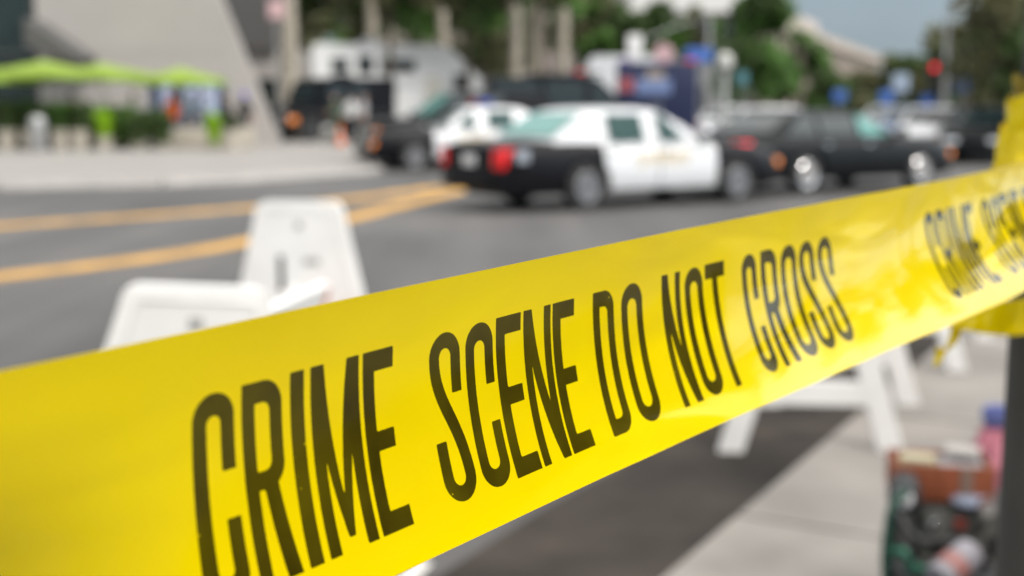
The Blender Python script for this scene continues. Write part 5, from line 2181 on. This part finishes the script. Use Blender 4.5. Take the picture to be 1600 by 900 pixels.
    if hat:
        m.lathe([(r_ * 1.08, z) for r_, z in prof], hat, c=(0, .004, hc.z + .0), n=20)
        m.prism([(-.075, -.0), (.075, 0), (.05, .0), (-.05, .012)], .02, hat, Matrix.Translation((0, -.10, hc.z + .0)))
        m.box((0, -.145, hc.z - .012), (.13, .10, .012), hat, bev=.004)
        part(m, 'cap', t)
    else:
        m.lathe(prof, hair, c=(0, .018, hc.z + .005), n=20)
        part(m, 'hair', t)
    for s_ in (-1, 1):
        m = MB()
        m.lathe([(.001, -.012), (.010, -.008), (.012, 0), (.010, .008), (.001, .012)], M_SHOE, axis='Y', c=(s_ * .032, -.092, J['head0'].z + .045), n=10)
        part(m, 'eye', t)
    return t


cm = lambda n_, c_: mat('cloth_' + n_, c_, .85, var=.15, scale=10)
NV = cm('navy', (.02, .025, .06))
GD = cm('dark_green', (.035, .075, .05))
GY = cm('grey', (.30, .30, .31))
WH = cm('white', (.62, .62, .62))
KH = cm('khaki', (.32, .24, .15))
OR = cm('orange', (.72, .11, .015))
PU = cm('purple', (.16, .12, .32))
LI = cm('lime', (.28, .62, .06))
BK = cm('black', (.018, .018, .02))
LB = cm('light_blue', (.30, .38, .52))
YP = 43.2
person('person in an orange top and orange cap standing under a lime parasol', (gx(268, 41.9), 41.9, .13), R(200), OR, NV, arms='fold', sleeve=True, hat=OR)
cafe_chair('cafe chair carrying the person in grey', 188, YP, R(150))
person('person in a grey top sitting left of the person in orange', (gx(188, YP), YP, .13), R(150), GY, BK, 'sit')
person('person in a blue cap and dark clothes at the right end of the terrace', (gx(382, 43.4), 43.4, .13), R(20), BK, BK, hat=cm('blue', (.05, .06, .55)))
person('person in a pale blue shirt standing in front of the dark window', (gx(322, 44.6), 44.6, .13), R(-20), LB, NV, arms='fold')
person('officer in dark green standing at the front of the armoured truck', (gx(524, 46), 46, .13), R(-30), GD, GD, arms='fold', sleeve=True)
person('person in a white shirt and dark trousers right of the officer in green', (gx(548, 46.5), 46.5, .13), R(160), WH, BK, arms='walk')
person('person in grey walking beside the motor home', (gx(568, 45.5), 45.5, .13), R(70), GY, BK, arms='walk')
person('person in a purple top standing beyond the roof of the left police car', (gx(702, 42), 42, 0), R(10), PU, NV)
person('person in a lime vest standing behind the police cars', (gx(736, 44), 44, 0), R(-10), LI, BK)
person('person in a dark shirt standing right of the person in lime', (gx(775, 43), 43, 0), R(30), cm('teal', (.04, .14, .14)), BK)


person('person in a white top standing under the parasol left of the dark window', (gx(208, 43.9), 43.9, .13), R(60), WH, NV, arms='fold')
person('person in a pale blue top standing just right of the person in orange', (gx(300, 43.0), 43.0, .13), R(-40), LB, BK)
person('person in black standing at the right end of the dark window', (gx(352, 43.6), 43.6, .13), R(-60), BK, BK, arms='walk')
person('person in a khaki top standing near the litter bin behind the hedge', (gx(112, 43.0), 43.0, .13), R(30), KH, BK)

# ------------------------------------------------------------------ street furniture
def cone(label, px, Y, z=.13):
    t = thing('traffic_cone', label, 'cone', (gx(px, Y), Y, z), 0, 'orange traffic cones')
    m = MB()
    m.box((0, 0, .02), (.38, .38, .04), M_BLKPL, bev=.008)
    part(m, 'base', t)
    m = MB()
    m.lathe([(.15, .04), (.13, .08), (.03, .70), (.02, .71)], M_ORANGE, n=20)
    b = part(m, 'body', t)
    m = MB()
    m.lathe([(.104, .27), (.082, .41)], M_WHITES, n=20)
    part(m, 'reflective_band', t)
    return t


cone('orange cone at the feet of the officer in dark green', 531, 44.5)

# lamp post with traffic signal
YS = 44
lp = thing('traffic_signal', 'grey street lamp pole carrying a lit red traffic light', 'traffic light', (gx(1474, YS), YS, 0))
hl = at(1488, 8, YS).z
m = MB()
m.lathe([(.20, 0), (.20, .35), (.11, .5), (.085, 2.0), (.06, hl - .2)], M_STEELG, n=16)
part(m, 'pole', lp)
m = MB()
m.tube([(0, 0, hl - .25), (.12, 0, hl - .05), (.30, 0, hl)], .035, M_STEELG, n=8)
part(m, 'lamp_arm', lp)
m = MB()
m.lathe([(.06, .14), (.19, .06), (.20, -.05), (.13, -.14), (.02, -.17)], mat('lamp_globe', (.75, .76, .78), .3), c=(.31, 0, hl), n=18)
part(m, 'lamp', lp)
zr = at(1455, 105, YS).z
xr_ = gx(1455, YS) - gx(1474, YS)
m = MB()
m.box((xr_, -.02, zr - .32), (.32, .22, .98), M_BLKPL, bev=.02)
m.box((xr_ / 2, .05, zr - .3), (abs(xr_), .05, .05), M_BLKPL)
hd = part(m, 'signal_head', lp)
for k, mm in enumerate((M_REDLIT, mat('dark_amber_lens', (.10, .05, .01), .3), mat('dark_green_lens', (.01, .05, .03), .3))):
    m = MB()
    m.lathe([(.115, 0), (.10, -.02), (.05, -.035), (.002, -.04)], mm, axis='Y', c=(xr_, -.132, zr - k * .30), n=20)
    l_ = part(m, 'lens', hd, ('lit red lens', 'unlit amber lens', 'unlit green lens')[k])
    m = MB()
    vv, ff = [], []
    for i in range(13):
        a = PI * i / 12
        for y in (-.13, -.32):
            vv.append((xr_ + .135 * math.cos(a), y, zr - k * .30 + .135 * math.sin(a)))
    m.add(vv, [(2 * i, 2 * i + 1, 2 * i + 3, 2 * i + 2) for i in range(12)], M_BLKPL)
    part(m, 'visor', l_)


def street_sign(label, px, py, Y, w_, h_, mt, group=None, shape='box', name='street_sign'):
    p = at(px, py, Y)
    t = thing(name, label, 'sign', (p.x, Y, 0), 0, group)
    m = MB()
    m.tube([(0, .04, 0), (0, .04, p.z + h_ * .4)], .03, M_STEELG, n=10)
    part(m, 'pole', t)
    m = MB()
    if shape == 'box':
        m.box((0, -.01, p.z), (w_, .025, h_), mt, bev=.008)
    else:
        m.lathe([(w_ / 2, .012), (w_ / 2, -.012)], mt, axis='Y', c=(0, -.01, p.z), n=24)
    part(m, 'plate', t)
    return t


BS = 'blue roadside signs'
street_sign('tall white sign above the white van', 992, 74, 40, .44, .75, M_WHITES)
street_sign('round pinkish sign left of the blue board', 1037, 84, 41, .64, .64, M_PINKS, shape='disc')
street_sign('blue board above the right side of the navy truck', 1092, 86, 42, .85, .45, M_BLUES, BS)
street_sign('teal sign in front of the bright green tree', 1160, 122, 46, .36, .42, mat('teal_sign', (.07, .20, .24), .5), BS)
street_sign('blue sign in front of the small green tree below the pillared building', 1312, 150, 48, .48, .42, M_BLUES, BS)
street_sign('blue sign midway between the pillared building and the red light', 1385, 152, 50, .50, .50, M_BLUES, BS)
street_sign('blue sign just left of the traffic light pole', 1448, 160, 47, .45, .50, M_BLUES, BS)
street_sign('dark blue sign right of the traffic light pole', 1502, 133, 46, .60, .45, M_BLUES, BS)
street_sign('pale sign at the end of the street above the parked cars', 1407, 130, 70, .9, 1.0, mat('pale_blue_sign', (.25, .31, .40), .5))
street_sign('pink and white sign by the thick palm trunk', 432, 15, 44, .55, .6, M_PINKS)

# pale light post right of the navy truck
lp2 = thing('lamp_post', 'pale lamp post with a lantern right of the navy truck', 'lamp post', (gx(1131, 39), 39, 0), 0)
ztp = at(1131, 100, 39).z
m = MB()
m.lathe([(.18, 0), (.18, .5), (.11, .6), (.09, ztp - .2)], mat('pale_post', (.36, .37, .36), .6), n=16)
part(m, 'pole', lp2)
m = MB()
m.lathe([(.10, ztp - .2), (.24, ztp - .05), (.24, ztp + .2), (.08, ztp + .32), (.01, ztp + .36)], mat('lantern_glass', (.55, .55, .52), .3), n=18)
part(m, 'lantern', lp2)
# signal arm with dark heads above the trucks
ga = thing('signal_gantry', 'grey signal arm reaching out above the trucks', 'signal arm', (gx(1105, 58), 58, 0))
zt1, zt2 = at(1105, 28, 58).z, at(1010, 60, 58).z
m = MB()
m.tube([(0, 0, 0), (0, 0, zt1 + .1)], .10, M_STEELG, n=12)
part(m, 'pole', ga)
m = MB()
m.tube([(0, 0, zt1), (-1.2, 0, zt1 - .25), (gx(1010, 58) - gx(1105, 58), 0, zt2)], .05, M_STEELG, n=8)
part(m, 'arm', ga)
m = MB()
m.box((-.35, -.12, zt1 - .35), (.30, .24, .9), M_BLKPL, bev=.02)
part(m, 'signal_head', ga)
